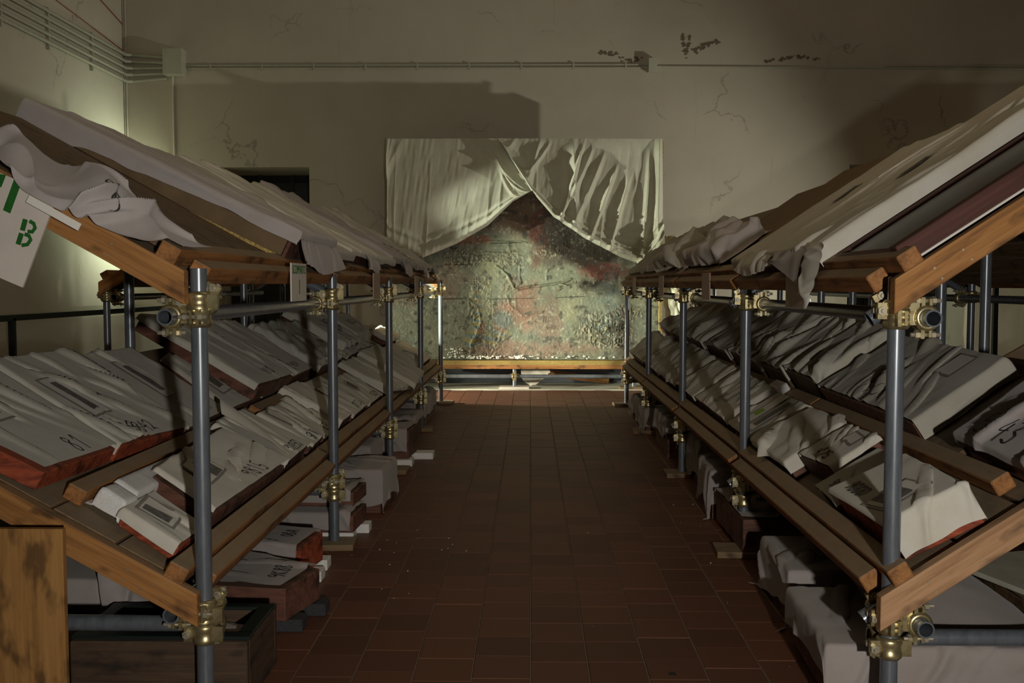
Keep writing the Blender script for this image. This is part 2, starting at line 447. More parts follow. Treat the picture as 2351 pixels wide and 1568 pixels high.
def patch(s, a, b, w, hgt, mat, parent, name, rot=0, lift=.0035, n=8):
    """flat sheet lying on the cloth, centre (a,b), width w along the shelf, height hgt"""
    g = np.linspace(-.5, .5, n); X, Y = np.meshgrid(g*w, g*hgt, indexing='ij')
    c, sn = math.cos(rot), math.sin(rot)
    X2 = X*c-Y*sn; Y2 = X*sn+Y*c
    P = samp(s, a+s.sign*X2/s.Lu, b+Y2/s.Lv, lift)
    # stiff paper: flatten towards best plane
    Pm = P.mean((0, 1)); un = s.nrm
    hh = (P-Pm)@un; P = P-un*(hh*.7)[..., None]+un*max(0, float(np.percentile(hh, 92))*.7)
    gf = gridfaces(n, n)
    o = meshobj(name, P.reshape(-1, 3), gf, mat, parent)
    return o
GL_ = {
 '0': [[(.5, 1), (.15, .8), (.1, .4), (.35, 0), (.75, .1), (.9, .5), (.8, .9), (.5, 1)]],
 '1': [[(.25, .75), (.55, 1), (.5, 0)]],
 '2': [[(.1, .75), (.4, 1), (.8, .8), (.6, .4), (.1, .05), (.5, .1), (.95, 0)]],
 '3': [[(.15, .9), (.6, 1), (.8, .75), (.4, .52), (.85, .35), (.6, 0), (.1, .1)]],
 '4': [[(.6, 1), (.1, .4), (.9, .45)], [(.7, .8), (.6, -.1)]],
 '5': [[(.9, 1), (.3, .95), (.2, .55), (.7, .6), (.8, .2), (.4, 0), (.1, .1)]],
 '6': [[(.75, 1), (.3, .7), (.1, .3), (.4, 0), (.8, .2), (.6, .5), (.2, .35)]],
 '7': [[(.1, .95), (.85, 1), (.4, 0)]],
 '8': [[(.75, .85), (.4, 1), (.2, .75), (.7, .35), (.5, 0), (.15, .15), (.3, .5), (.8, .8)]],
 '9': [[(.8, .8), (.45, 1), (.15, .75), (.45, .5), (.8, .75), (.7, .3), (.4, 0)]],
 'A': [[(.05, 0), (.5, 1), (.9, 0)], [(.2, .4), (.8, .4)]],
 'B': [[(.15, 0), (.2, 1), (.7, .85), (.25, .52), (.85, .3), (.5, 0), (.12, .02)]],
 'K': [[(.15, 1), (.1, 0)], [(.8, 1), (.15, .5), (.85, 0)]],
 'M': [[(.05, 0), (.2, 1), (.5, .3), (.8, 1), (.95, 0)]],
 'N': [[(.1, 0), (.15, 1), (.8, 0), (.85, 1)]],
 'O': [[(.5, 1), (.1, .5), (.5, 0), (.9, .5), (.5, 1)]],
 'U': [[(.1, 1), (.15, .2), (.5, 0), (.8, .3), (.85, 1), (.9, 0)]],
 'S': [[(.85, .9), (.4, 1), (.2, .7), (.75, .35), (.5, 0), (.1, .1)]],
 'D': [[(.15, 0), (.2, 1), (.75, .8), (.8, .3), (.1, 0)]],
 '.': [[(.4, 0), (.45, .04)]], ' ': [], '/': [[(.7, 1), (.2, 0)]],
}
def catmull(p, n=7):
    p = [p[0]]+list(p)+[p[-1]]; out = []
    for i in range(1, len(p)-2):
        for k in range(n):
            t = k/n; a, b, c, d = [np.array(x, float) for x in p[i-1:i+3]]
            out.append(.5*((2*b)+(-a+c)*t+(2*a-5*b+4*c-d)*t*t+(-a+3*b-3*c+d)*t**3))
    out.append(np.array(p[-2], float)); return np.array(out)
def writing(s, text, a, b, hgt, parent, rot=0, wid=.006, name='handwritten_number', mat=None):
    V = []; F = []; x0 = -len(text)*.62*hgt/2; c, sn = math.cos(rot), math.sin(rot)
    for ci, ch in enumerate(text):
        for st in GL_.get(ch, []):
            p = catmull(st)*np.array([hgt*.6, hgt]); p[:, 0] += x0+ci*hgt*.66; p[:, 1] -= hgt/2
            q = np.stack([p[:, 0]*c-p[:, 1]*sn, p[:, 0]*sn+p[:, 1]*c], 1)
            P = samp(s, a+s.sign*q[:, 0]/s.Lu, b+q[:, 1]/s.Lv, .0035)
            T = np.gradient(P, axis=0); T /= np.linalg.norm(T, axis=1)[:, None]+1e-9
            S_ = np.cross(T, s.nrm); S_ /= np.linalg.norm(S_, axis=1)[:, None]+1e-9
            k = sum(len(v) for v in V)
            V += [P+S_*wid/2, P-S_*wid/2]; n = len(P)
            F += [(k+i, k+i+1, k+n+i+1, k+n+i) for i in range(n-1)]
    if V: meshobj(name, np.concatenate(V), F, mat or M['ink'], parent, False)
def panel(parent, fr, q, base, h, mat, name='wooden_panel', inset=.010):
    A, B, C_, D_ = [np.array(p, float) for p in q]; c = (A+B+C_+D_)/4
    qq = [p+(c-p)/np.linalg.norm(c-p)*inset for p in (A, B, C_, D_)]
    bo = [fr.P(p[0], p[1], base+.001) for p in qq]; to = [fr.P(p[0], p[1], h) for p in qq]
    lo, ho = (bo, to)
    if fr.d[0] < 0: lo, ho = lo[::-1], ho[::-1]
    o = prism(name, lo, ho, mat, parent)
    md = o.modifiers.new('bevel', 'BEVEL'); md.width = .003; md.segments = 1
    return o
def item(name, label, cat, fr, q, h, base=0., over=(.02, .03, .05, .04), seed=1, ang=1.3, amp=.008, res=.012, mat=None, f=8.,
         pmat=None, num=None, npos=(.5, .12), nh=.05, nrot=0, paper=None, group=None, sharp=5., slump=0., lift=None, pin=.012, frame=True, hemf=None, pbase=None):
    c = sum(np.array(p, float) for p in q)/4
    root = thing(name, label, cat, fr.P(c[0], c[1], base).tolist(), group)
    if frame: panel(root, fr, q, base if pbase is None else pbase, h-pin*.5-slump*1.2-(.006 if h-base > .04 else 0), pmat or M['brownred'])
    s = cover(root, fr, q, h, base, over, seed, ang, amp, res, mat, f, sharp=sharp, slump=slump, lift=lift, hemf=hemf)
    if num: writing(s, num, npos[0], npos[1], nh, root, nrot)
    if paper:
        for (a, b, w, hh, rot, pr) in paper:
            sl = patch(s, a, b, w+.022, hh+.022, M['sleeve'], root, 'label_sleeve', rot, .0025)
            lp = patch(s, a, b, w, hh, M['paper'], root, 'paper_label', rot, .0045)
            if pr: patch(s, a+pr[0]/s.Lu*s.sign, b+pr[1]/s.Lv, pr[2], pr[3], M.get(pr[4], M['print']) if len(pr) > 4 else M['print'], lp, 'printed_picture', rot, .0065)
    return root, s

# ================================================================== ROOM
YB = 13.2; XL = -5.36; XR = 8.2; ZC = 6.3; YF = -3.0
def sbox(name, x0, x1, y0, y1, z0, z1, mat, kind='structure', parent=None):
    v, f = boxdata(((x0+x1)/2, (y0+y1)/2, (z0+z1)/2), (x1-x0, y1-y0, z1-z0))
    return meshobj(name, v, f, mat, parent, False, kind)
def wall_back():
    # back wall in one mesh with two door openings
    xs = [XL-.3, -4.28, -2.92, 4.17, 5.85, XR+.3]; parts = []
    for i in range(5):
        z0 = {1: 2.84, 3: 2.86}.get(i, 0)
        parts.append(boxdata(((xs[i]+xs[i+1])/2, YB+.55, (z0+ZC)/2), (xs[i+1]-xs[i], 1.1, ZC-z0)))
    v, f = merge(parts); meshobj('wall_back', v, f, M['wall'], None, False, 'structure')
wall_back()
sbox('wall_left', XL-.3, XL, YF, YB, 0, ZC, M['wall'])
sbox('wall_right', XR, XR+.3, YF, YB, 0, ZC, M['wall'])
sbox('wall_front', XL-.3, XR+.3, YF-.3, YF, 0, ZC, M['wall'])
sbox('ceiling', XL-.3, XR+.3, YF-.3, YB+1.1, ZC, ZC+.2, M['wall'])
for n, (x0, x1, zt) in (('door_1', (-4.28, -2.92, 2.84)), ('door_2', (4.17, 5.85, 2.86))):
    d = sbox(n, x0-.1, x1+.1, YB+1.0, YB+1.06, 0, zt+.1, M['dark'])
    w = (x1-x0)/3
    for i in range(3):
        v, f = boxdata((x0+w*(i+.5), YB+.985, zt/2-.05), (w-.05, .03, zt-.12)); meshobj('door_panel', v, f, M['door'], d, False)
    v, f = merge([boxdata((x0+w*i, YB+.975, zt/2), (.05, .05, zt)) for i in (1, 2)]); meshobj('door_frame', v, f, M['iron'], d, False)
# floor: grout bed with terracotta tiles laid in running rows
floor = sbox('floor', XL, XR, YF, YB, -.08, -.0025, M['grout'])
TW = .196; TD = .196
bm = bmesh.new(); bmesh.ops.create_cube(bm, size=1); bmesh.ops.scale(bm, vec=(TW-.005, TD-.004, .012), verts=bm.verts)
bmesh.ops.bevel(bm, geom=[e for e in bm.edges if all(v.co.z > 0 for v in e.verts)], offset=.002, segments=1, affect='EDGES')
tme = bpy.data.meshes.new('tile'); bm.to_mesh(tme); bm.free(); tme.materials.append(M['tile'])
rnd = random.Random(3)
cells = []
for i in range(-28, 42):
    x = (i+.5)*TW+.002
    if x < XL+.05 or x > XR-.05: continue
    o_ = (i*37 % 5)*.25*TD if i % 2 else (i*13 % 3)*.12*TD
    for j in range(-3, 62):
        y = 1.5+j*TD+o_+(.5*TD if i % 2 else 0)
        if y > 12.15 or y < 1.4: continue
        key = (0 if abs(x+.0) < 1.0 and y > 2.9 else 5)+y*.3+abs(x)*.2
        cells.append((key, x, y))
cells.sort()
TV = []; TF = []; k = 0
tv = np.array([v.co[:] for v in tme.vertices]); tf = [tuple(p.vertices) for p in tme.polygons]
for c_i, (_, x, y) in enumerate(cells):
    dz = rnd.uniform(-.0012, .0012)-.0055
    if c_i < 300:
        o = bpy.data.objects.new('tile', tme); o.location = (x, y, dz); o.rotation_euler = (rnd.uniform(-.002, .002), rnd.uniform(-.002, .002), 0)
        COL.objects.link(o); o.parent = floor
    else:
        TV.append(tv+np.array((x, y, dz))); TF += [tuple(q+k for q in p) for p in tf]; k += len(tv)
meshobj('tile_field', np.concatenate(TV), TF, M['tile2'], floor, False, 'stuff')
M['kerb'] = m_flat('dusty_plaster_floor', (.55, .54, .45), .9, var=.15, scale=6)
sbox('trim_1', XL, XR, 12.15, YB, -.02, .012, M['kerb'])

# conduits, boxes and wires on the walls
t = thing('wall_conduit', 'bundle of five grey conduits running down the left wall into the corner', 'conduit', (XL+.04, 11, 4.2))
for k in range(5):
    z = 4.31-.085*k
    pipe('conduit_tube', (XL+.035, 8.5, z), (XL+.035, YB-.10, z), M['conduit'], t, .021, n=10)
    v, f = polytube([(XL+.035, YB-.12, z), (XL+.06, YB-.05, z-.01), (XL+.14, YB-.035, z-.012)], .023, 10)
    meshobj('conduit_elbow', v, f, M['conduit'], t)
for y in (9.2, 10.1, 11.1, 12.2):
    v, f = boxdata((XL+.02, y, 4.12), (.035, .03, .46)); meshobj('clip_bar', v, f, M['conduit'], t, False)
t = thing('wall_conduit', 'four short grey conduits from the corner into the larger junction box', 'conduit', (-5.0, YB, 4.2))
for k in range(5):
    z = 4.298-.085*k; x0 = XL+.14
    pipe('conduit_tube', (x0, YB-.035, z), (-4.78, YB-.035, z*.8+.2*4.14), M['conduit'], t, .021, n=10)
v, f = boxdata((-4.655, YB-.085, 4.19), (.26, .17, .34)); b_ = meshobj('junction_box', v, f, M['box'], None, False)
b_['label'] = 'large grey junction box high near the left corner of the back wall'; b_['category'] = 'junction box'
md = b_.modifiers.new('bevel', 'BEVEL'); md.width = .008; md.segments = 2
v, f = boxdata((1.585, YB-.05, 4.135), (.11, .10, .17)); b2 = meshobj('junction_box', v, f, M['box'], None, False)
b2['label'] = 'small beige junction box on the conduit above the veiled painting'; b2['category'] = 'junction box'
t = thing('wall_conduit', 'pair of thin conduits between the two junction boxes on the back wall', 'conduit', (-1.5, YB, 4.14))
for z in (4.165, 4.125):
    pipe('conduit_tube', (-4.53, YB-.02, z), (1.53, YB-.02, z-.012), M['conduit'], t, .012, n=8)
for k in range(9):
    v, f = boxdata((-4.2+k*.68, YB-.018, 4.14), (.02, .03, .08)); meshobj('clip', v, f, M['conduit'], t, False)
t = thing('wall_conduit', 'single thin conduit from the small junction box to the right edge', 'conduit', (4, YB, 4.1))
pipe('conduit_tube', (1.64, YB-.016, 4.128), (XR, YB-.016, 4.06), M['conduit'], t, .011, n=8)
pipe('conduit_tube', (4.6, YB-.016, 4.125), (XR, YB-.016, 4.10), M['conduit'], t, .008, n=8)
t = thing('wall_conduit', 'white vertical conduit dropping from the large junction box', 'conduit', (-4.70, YB, 3.5))
pipe('conduit_tube', (-4.70, YB-.02, 4.02), (-4.70, YB-.02, .1), M['board'], t, .013, n=8)
t = thing('wall_cable', 'thin pale cable running up the left corner beside the conduits', 'cable', (XL, YB, 3))
pipe('cable_run', (XL+.012, YB-.012, .1), (XL+.012, YB-.012, ZC), M['conduit'], t, .008, n=6)
pipe('cable_run', (XL+.045, YB-.012, .1), (XL+.045, YB-.012, ZC), M['board'], t, .006, n=6)
v, f = polytube([(XL+.01, 9, 5.5), (XL+.01, 10.5, 5.22), (XL+.01, YB-.02, 4.70)], .006, 6)
o = meshobj('red_wire', v, f, M['red_wire']); o['label'] = 'thin red wire sloping along the left wall above the conduit bundle'; o['category'] = 'wire'
v, f = polytube([(XL+.01, 9, 4.70), (XL+.012, 11, 4.52), (XL+.01, YB-.02, 4.36)], .005, 6)
o = meshobj('red_wire', v, f, M['red_wire']); o['label'] = 'faint red wire resting directly on top of the conduit bundle'; o['category'] = 'wire'
# mould stains on the plaster: flaked patches with their own outline
M['mould'] = m_flat('dark_mould_flake', (.17, .135, .095), .95, var=.5, scale=60)
def stain(cx, cz, w, h, seed, label):
    V = []; F = []; k = 0
    rr = random.Random(seed)
    for i in range(44):
        t_ = rr.random(); x = cx+(t_-.5)*w; z = cz+(h*.5*math.sin(t_*5+seed))+rr.gauss(0, h*.16); r = rr.uniform(.004, .022)
        n = 9; ang0 = rr.random()*6
        pts = [(x+math.cos(a*2*math.pi/n+ang0)*r*rr.uniform(.4, 1.5)*1.3, YB-.002-.002*rr.random(), z+math.sin(a*2*math.pi/n+ang0)*r*rr.uniform(.4, 1.4)) for a in range(n)]
        V += pts; F.append(tuple(range(k, k+n))); k += n
    o = meshobj('plaster_stain', V, F, M['mould'], None, False, 'stuff'); o['label'] = label; o['category'] = 'stain'
stain(1.18, 4.26, .55, .10, 1, 'dark mould along the conduit left of the small junction box')
stain(2.02, 4.44, .10, .22, 2, 'small upright dark mould blot right of the small junction box')
stain(2.28, 4.40, .36, .10, 4, 'crooked dark mould streak right of the upright blot')
stain(3.4, 4.22, .7, .06, 5, 'faint line of mould specks farther right along the conduit')
# iron guard rail with glass behind the left rack
t = thing('guard_rail', 'dark iron guard rail with glass infill behind the left rack', 'railing', (-4.6, 9.5, 0))
box('top_rail', 4.6, .05, .055, (-4.6, 10.75, 1.0), M['iron'], t, ((0, 1, 0), (-1, 0, 0), (0, 0, 1)))
for y in (8.75, 12.9): box('post', 1.0, .05, .05, (-4.6, y, .5), M['iron'], t, ((0, 0, 1), (0, 1, 0), (-1, 0, 0)))
v, f = boxdata((-4.6, 10.8, .5), (.008, 4.05, .9)); meshobj('glass_pane', v, f, M['glass'], t, False)

# ================================================================== SCAFFOLD RACKS
def lathe(profile, axis='z', n=20):
    t = np.linspace(0, 2*np.pi, n, endpoint=False); V = []; F = []
    for (r, z) in profile: V += [(r*math.cos(a), r*math.sin(a), z) for a in t]
    m = len(profile)
    for i in range(m-1): F += [(i*n+j, i*n+(j+1) % n, (i+1)*n+(j+1) % n, (i+1)*n+j) for j in range(n)]
    V = np.array(V)
    if axis == 'y': V = V[:, [0, 2, 1]]*np.array((1, 1, -1))
    if axis == 'x': V = V[:, [2, 1, 0]]*np.array((1, 1, -1))
    return V, F
PROF = [(.0248, -.030), (.030, -.032), (.0365, -.024), (.0375, -.016), (.034, -.008), (.0325, 0), (.034, .008), (.0375, .016), (.0365, .024), (.030, .032), (.0248, .030)]
def rotx(V, a):
    c, s = math.cos(a), math.sin(a); return V@np.array([(1, 0, 0), (0, c, s), (0, -s, c)])
def coupler_meshes(tilt=0):
    """clamp ring on a vertical tube at the origin, second ring on a tube along local y at x=-.078"""
    out = []
    r1, f1 = lathe(PROF); r2, f2 = lathe(PROF, 'y')
    r2 = rotx(r2, tilt)+np.array((-.078, 0, 0))
    parts = [(r1, f1), (r2, f2), boxdata((-.039, 0, 0), (.02, .04, .04))]
    # flap ears of both halves
    for (cx, ax, sgn) in ((0, 'z', -1), (0, 'z', 1), (-.078, 'y', -1), (-.078, 'y', 1)):
        if ax == 'z':
            parts.append(boxdata((.012, sgn*.043, 0), (.010, .030, .046))); parts.append(boxdata((-.008, sgn*.041, 0), (.008, .026, .040)))
        else:
            e1 = rotx(boxdata((.012, 0, sgn*.043), (.010, .046, .030))[0], tilt); parts.append((e1+np.array((cx, 0, 0)), boxdata((0, 0, 0), (1, 1, 1))[1]))
            e2 = rotx(boxdata((-.010, 0, sgn*.041), (.008, .040, .026))[0], tilt); parts.append((e2+np.array((cx, 0, 0)), boxdata((0, 0, 0), (1, 1, 1))[1]))
    v, f = merge(parts); me = bpy.data.meshes.new('coupler'); me.from_pydata(v.tolist(), [], f); me.materials.append(M['brass'])
    me.polygons.foreach_set('use_smooth', [len(p.vertices) == 4 and i < 2*20*10 for i, p in enumerate(me.polygons)])
    bolts = []
    hexn = [(.0001, -.011), (.012, -.011), (.012, 0), (.0001, 0)]
    for (pos, sgn) in (((0, -.048, 0), 0), ((-.078, 0, -.048), 1), ((-.078, 0, .048), 1)):
        sh = lathe([(.0001, -.045), (.0062, -.045), (.0062, .038), (.0001, .038)], 'x', 8)
        nt_ = lathe([(.0001, .014), (.013, .014), (.013, .027), (.0001, .027)], 'x', 6)
        nt2 = lathe([(.0001, -.030), (.012, -.030), (.012, -.019), (.0001, -.019)], 'x', 6)
        vb, fb = merge([sh, nt_, nt2])
        if sgn: vb = rotx(vb, tilt); p_ = rotx(np.array([(0, 0, pos[2])]), tilt)[0]+np.array((pos[0], 0, 0))
        else: p_ = np.array(pos)
        vb = vb+p_
        mb = bpy.data.meshes.new('bolt'); mb.from_pydata(vb.tolist(), [], fb); mb.materials.append(M['bolt']); bolts.append(mb)
    return me, bolts
CPL = {k: coupler_meshes(a) for k, a in (('flat', 0), ('up', -aL), ('dn', aL))}
def coupler(parent, loc, rz=0, kind='flat', flip=False):
    me, bolts = CPL[kind]
    c = place('coupler', me, parent, loc, (math.pi if flip else 0, 0, rz))
    for b_ in bolts:
        o = bpy.data.objects.new('bolt', b_); COL.objects.link(o); o.parent = c
    return c
def rack(name, label, loc, side, xf, ys, xr, fr0, fr1, vmax, tilt, simple=False, ybeam=None, seed=1):
    """side: -1 left of the aisle, +1 right"""
    root = thing(name, label, 'rack', loc)
    s = side; rr = random.Random(seed)
    RZ = 0 if s < 0 else math.pi
    zt = fr1.e[1]
    yend = ys[-1]
    for i, y in enumerate(ys):
        top = zt+.01
        p = pipe('upright_pole', (xf, y, .03), (xf, y, top), None, root, .0242, .0195, n=24)
        box('sole_board', .24, .19, .03, (xf+rr.uniform(-.02, .02), y+rr.uniform(-.02, .02), .0155), M['deck'], root, ((math.cos(.1*rr.uniform(-1, 1)), math.sin(.1*rr.uniform(-1, 1)), 0), (0, 1, 0), (0, 0, 1)), .003)
        xb = xr
        zb = fr1.P(0, vmax*.97, -.03)[2]
        pipe('rear_pole', (xb, y, .0), (xb, y, zb), None, root, .0242, n=16)
        # sloping bearers under both decks
        for fr in (fr0, fr1):
            a = fr.P(y+.056, -.085, -.078); b = fr.P(y+.056, vmax+.05, -.078)
            pipe('sloping_bearer', a, b, None, root, .0242, .0195, n=16)
            c0 = fr.P(y, 0, -.078)
        # low cross tube and its clamps
        pipe('cross_tube', (xf+s*.0, y+.078, .262), (xr+s*.1, y+.078, .262), None, root, .0242, .0195, n=16)
        if not simple or i < 2:
            coupler(root, (xf, y, .262), RZ-math.pi/2 if s < 0 else math.pi*.5+math.pi, 'flat')
            for (z, dx) in ((1.205, .078), (.333, .078)):
                coupler(root, (xf, y, z), RZ, 'flat')
            for fr in (fr0, fr1):
                z = fr.P(0, .0, -.078)[2]-.03
                coupler(root, (xf, y, z+.01), math.pi/2*-1, 'up' if s < 0 else 'dn')
    # long tubes
    for z in (1.205, .333):
        pipe('long_rail', (xf+s*.078, ys[0]-.065, z), (xf+s*.078, yend+.12, z), None, root, .0242, .0195, n=24)
    pipe('rear_rail', (xr+s*.055, ys[0]-.1, .9), (xr+s*.055, yend+.1, .9), None, root, .0242, n=14)
    for li, fr in enumerate((fr0, fr1)):
        dv = np.array((fr.d[0], 0, fr.d[1])); nv = np.array((fr.n[0], 0, fr.n[1])); yv = np.array((0, 1, 0))
        # end beams at both ends
        for (yy, mk) in ((ybeam if ybeam else ys[0]-.048, 1), (yend+.05, 0)):
            xe = fr.e[0] if li == 1 else fr.e[0]-s*.02
            mat = (M['beam'] if s < 0 or li == 1 else M['beam2']) if mk else M['wood']
            L = vmax+.08; vert = .098
            t0 = fr.P(yy, 0, 0); dz = fr.d[1]/fr.d[0]
            def pt(x, dzz, y_): return (x, y_, t0[2]+(x-t0[0])*dz+dzz)
            x2 = fr.e[0]+fr.d[0]*L
            ya, yb = yy-.019, yy+.019
            lo = [pt(xe, -vert+.004, ya), pt(x2, -vert+.004, ya), pt(x2, .004, ya), pt(xe, .004, ya)]
            hi = [pt(xe, -vert+.004, yb), pt(x2, -vert+.004, yb), pt(x2, .004, yb), pt(xe, .004, yb)]
            # local mesh with x along the slope so that the grain follows it
            Rm = np.array([dv, yv, np.cross(dv, yv)])
            P_ = (np.array(lo+hi)-t0)@Rm.T
            me = bpy.data.meshes.new('end_beam')
            q = [tuple(range(4))[::-1], tuple(range(4, 8))]+[(i, (i+1) % 4, 4+(i+1) % 4, 4+i) for i in range(4)]
            if np.cross(dv, yv)[2] < 0: pass
            me.from_pydata(P_.tolist(), [], q); me.materials.append(mat)
            o = place('end_beam', me, root, t0.tolist(), Matrix(Rm.tolist()).transposed())
            bm_ = bmesh.new(); bm_.from_mesh(me); bmesh.ops.recalc_face_normals(bm_, faces=bm_.faces); bmesh.ops.bevel(bm_, geom=bm_.edges[:], offset=.002, segments=1, affect='EDGES'); bm_.to_mesh(me); bm_.free()
        # deck planks
        nb = 5; pw = (vmax-.05)/nb
        yA = ys[0]+.0; yB = yend+.02
        for k in range(nb):
            v = .05+pw*(k+.5); mid = (yA+yB)/2+rr.uniform(-.3, .3)
            for (a, b) in ((yA, mid), (mid, yB)):
                box('deck_board', b-a-.006, pw-.010, .036, fr.P((a+b)/2, v, -.026+rr.uniform(-.002, .002)), M['deck'], root, (yv, dv, np.cross(yv, dv)), .0025)
        # battens: stop timber, edge timber, middle timber, one per bay
        for i in range(len(ys)-1):
            a, b = ys[i], ys[i+1]
            j = rr.uniform(-.006, .006)
            a0 = a-.05 if i == 0 else a-.02
            box('stop_batten', b-a0+(.02 if i == 0 else -.0), .062, .052, fr.P((a0+b)/2, .066+j, .0245), M['wood'], root, (yv, dv, np.cross(yv, dv)), .004)
            box('edge_timber', b-a-(.095), .058, .055, fr.P((a+b)/2+.01, .0+j*.5, .001), M['wood'], root, (yv, dv, np.cross(yv, dv)), .004)
            if li == 0 or simple:
                a1 = a+.08 if i == 0 else a+rr.uniform(.0, .1)
                box('middle_batten', b-a1-.01, .062, .052, fr.P((a1+b)/2, .47+rr.uniform(-.006, .006), .0245), M['wood'], root, (yv, dv, np.cross(yv, dv)), .004)
    # nail heads in the end beams
    for li, fr in enumerate((fr0, fr1)):
        yy = (ybeam if ybeam else ys[0]-.048)-.0195
        for v in (.12, .2, .43, .62, .85):
            for w in (-.03, -.065):
                if rr.random() < .7:
                    p = fr.P(yy, v+rr.uniform(-.02, .02), w)
                    pipe('nail', p, p+np.array((0, -.0012, 0)), M['bolt'], root, .0035, n=8)
    return root
YL = [2.90, 4.86, 6.82, 8.78, 10.74]; YR = [2.82, 4.77, 6.72, 8.67, 10.62]
RL = rack('scaffold_rack', 'left scaffold rack of grey tubes with two sloping timber shelves', (-1.5, 6.8, 0), -1, -.97, YL, -1.97, FL0, FL1, 1.15, aL, seed=4)
RR_ = rack('scaffold_rack', 'right scaffold rack of grey tubes with two sloping timber shelves', (1.5, 6.7, 0), 1, 1.03, YR, 1.95, FR0, FR1, 1.07, aR, seed=8)
# back-to-back racks behind them
FB0 = Fr((-3.05, .405), (cL, sL), (-sL, cL)); FB1 = Fr((-3.05, 1.31), (cL, sL), (-sL, cL))
rack('scaffold_rack', 'farther rack behind the left one with its ledge towards the left wall', (-2.5, 9, 0), 1, -3.02, [7.05, 8.9, 10.75], -2.22, FB0, FB1, .82, aL, True, seed=5)
FC0 = Fr((2.98, .42), (-cL, sL), (sL, cL)); FC1 = Fr((2.98, 1.31), (-cL, sL), (sL, cL))
rack('scaffold_rack', 'farther rack behind the right one with its ledge towards the right wall', (2.5, 9, 0), -1, 2.95, [4.77, 6.72, 8.67, 10.62], 2.16, FC0, FC1, .80, aL, True, seed=6)

# ================================================================== WRAPPED PAINTINGS, LEFT LOWER SHELF
WP = 'wrapped painting'
# upper row
item('wrapped_painting', 'cloth-wrapped painting numbered 81 with red flaking frame, nearest on the left shelf', WP, FL0,
     [(2.92, .56), (3.42, .545), (3.50, 1.12), (2.86, 1.12)], .075, over=(-.015, .01, .02, -.012), seed=3, ang=1.75, amp=.010, res=.009,
     pmat=M['redwood'], num='81', npos=(.62, .13), nh=.085, f=5, sharp=6, paper=[(.30, .58, .20, .13, .05, (0, 0, .13, .08))], mat=M['cloth'])
item('wrapped_painting', 'wide cloth-wrapped painting numbered 8342 beside the one marked 81', WP, FL0,
     [(3.44, .545), (4.02, .505), (4.14, 1.13), (3.56, 1.15)], .075, over=(-.005, .03, .03, .05), seed=9, ang=1.95, amp=.012, res=.009,
     pmat=M['redwood'], num='8342', npos=(.42, .10), nh=.07, f=4.5, sharp=6, paper=[(.22, .50, .13, .26, .1, (.0, 0, .05, .20))], mat=M['cloth'])
item('wrapped_painting', 'wrapped painting with a long grey label, right of the one marked 8342', WP, FL0,
     [(4.06, .52), (4.66, .535), (4.80, 1.12), (4.20, 1.12)], .05, over=(.0, .02, .03, .02), seed=12, ang=1.5, amp=.007, res=.011,
     pmat=M['brownred'], num='DM', npos=(.72, .1), nh=.045, f=6, paper=[(.42, .58, .12, .30, .05, (.0, 0, .055, .22))])
item('wrapped_painting', 'flat wrapped painting numbered 9164 under the tilted red-sided one', WP, FL0,
     [(4.72, .53), (5.28, .53), (5.45, 1.0), (4.95, 1.0)], .05, over=(.0, .02, .02, .02), seed=15, ang=1.4, amp=.006, res=.012,
     num='9164', npos=(.6, .13), nh=.045, f=7, paper=[(.30, .45, .16, .22, .1, (0, 0, .1, .14))])
item('wrapped_painting', 'raised wrapped painting with red wooden side, numbered 9806', WP, FL0,
     [(5.02, .515), (5.72, .50), (5.86, 1.20), (5.12, 1.26)], .145, base=.055, over=(-.015, .02, .03, .035), seed=21, ang=1.55, amp=.009, res=.010,
     pmat=M['brownred'], num='9806', npos=(.56, .13), nh=.055, f=5, sharp=6)
item('wrapped_painting', 'narrow wrapped painting numbered 9519 behind the raised red-sided one', WP, FL0,
     [(5.80, .54), (6.50, .55), (6.62, 1.18), (5.98, 1.24)], .09, over=(.0, .02, .04, .05), seed=24, ang=1.6, amp=.010, res=.011,
     num='9519', npos=(.62, .12), nh=.05, f=6)
pr, ps = item('wrapped_painting', 'wrapped painting under crumpled clear plastic film on the left shelf', WP, FL0,
     [(6.60, .52), (7.55, .52), (7.7, 1.05), (6.75, 1.1)], .10, over=(.0, .03, .03, .05), seed=27, ang=1.2, amp=.013, res=.014, f=6)
fs = cover(pr, FL0, [(6.55, .55), (7.55, .56), (7.6, 1.0), (6.7, 1.05)], .122, .05, (.04, .06, .05, .05), 77, .6, .022, .014, M['film'], 7, 'plastic_film')
item('wrapped_painting', 'stiff wrapped painting with a dark printed label past the plastic film', WP, FL0,
     [(7.70, .60), (8.45, .60), (8.6, 1.12), (7.8, 1.15)], .16, base=.03, over=(.03, .03, .03, .06), seed=31, ang=1.7, amp=.012, res=.016,
     pmat=M['reddark'], paper=[(.6, .45, .22, .16, .2, (0, 0, .2, .14))])
item('wrapped_painting', 'wrapped painting with a red panel edge showing below its hem', WP, FL0,
     [(7.62, .50), (8.3, .52), (8.35, .74), (7.66, .72)], .09, over=(-.02, .02, .02, .02), seed=33, ang=1.1, amp=.011, res=.016, pmat=M['reddark'])
item('wrapped_bundle', 'bulky rumpled bundle numbered 212 at the back of the left shelf', 'bundle', FL0,
     [(8.5, .66), (9.25, .64), (9.3, .96), (8.6, 1.02)], .17, over=(.1, .1, .05, .1), seed=35, ang=.8, amp=.022, res=.018, num='212', npos=(.5, .5), nh=.09, f=5)
item('wrapped_painting', 'flat wrapped painting in front of the rumpled bundle numbered 212', WP, FL0,
     [(8.5, .52), (9.3, .50), (9.35, .66), (8.55, .70)], .07, over=(.03, .05, .02, .03), seed=37, ang=1.1, amp=.012, res=.018)
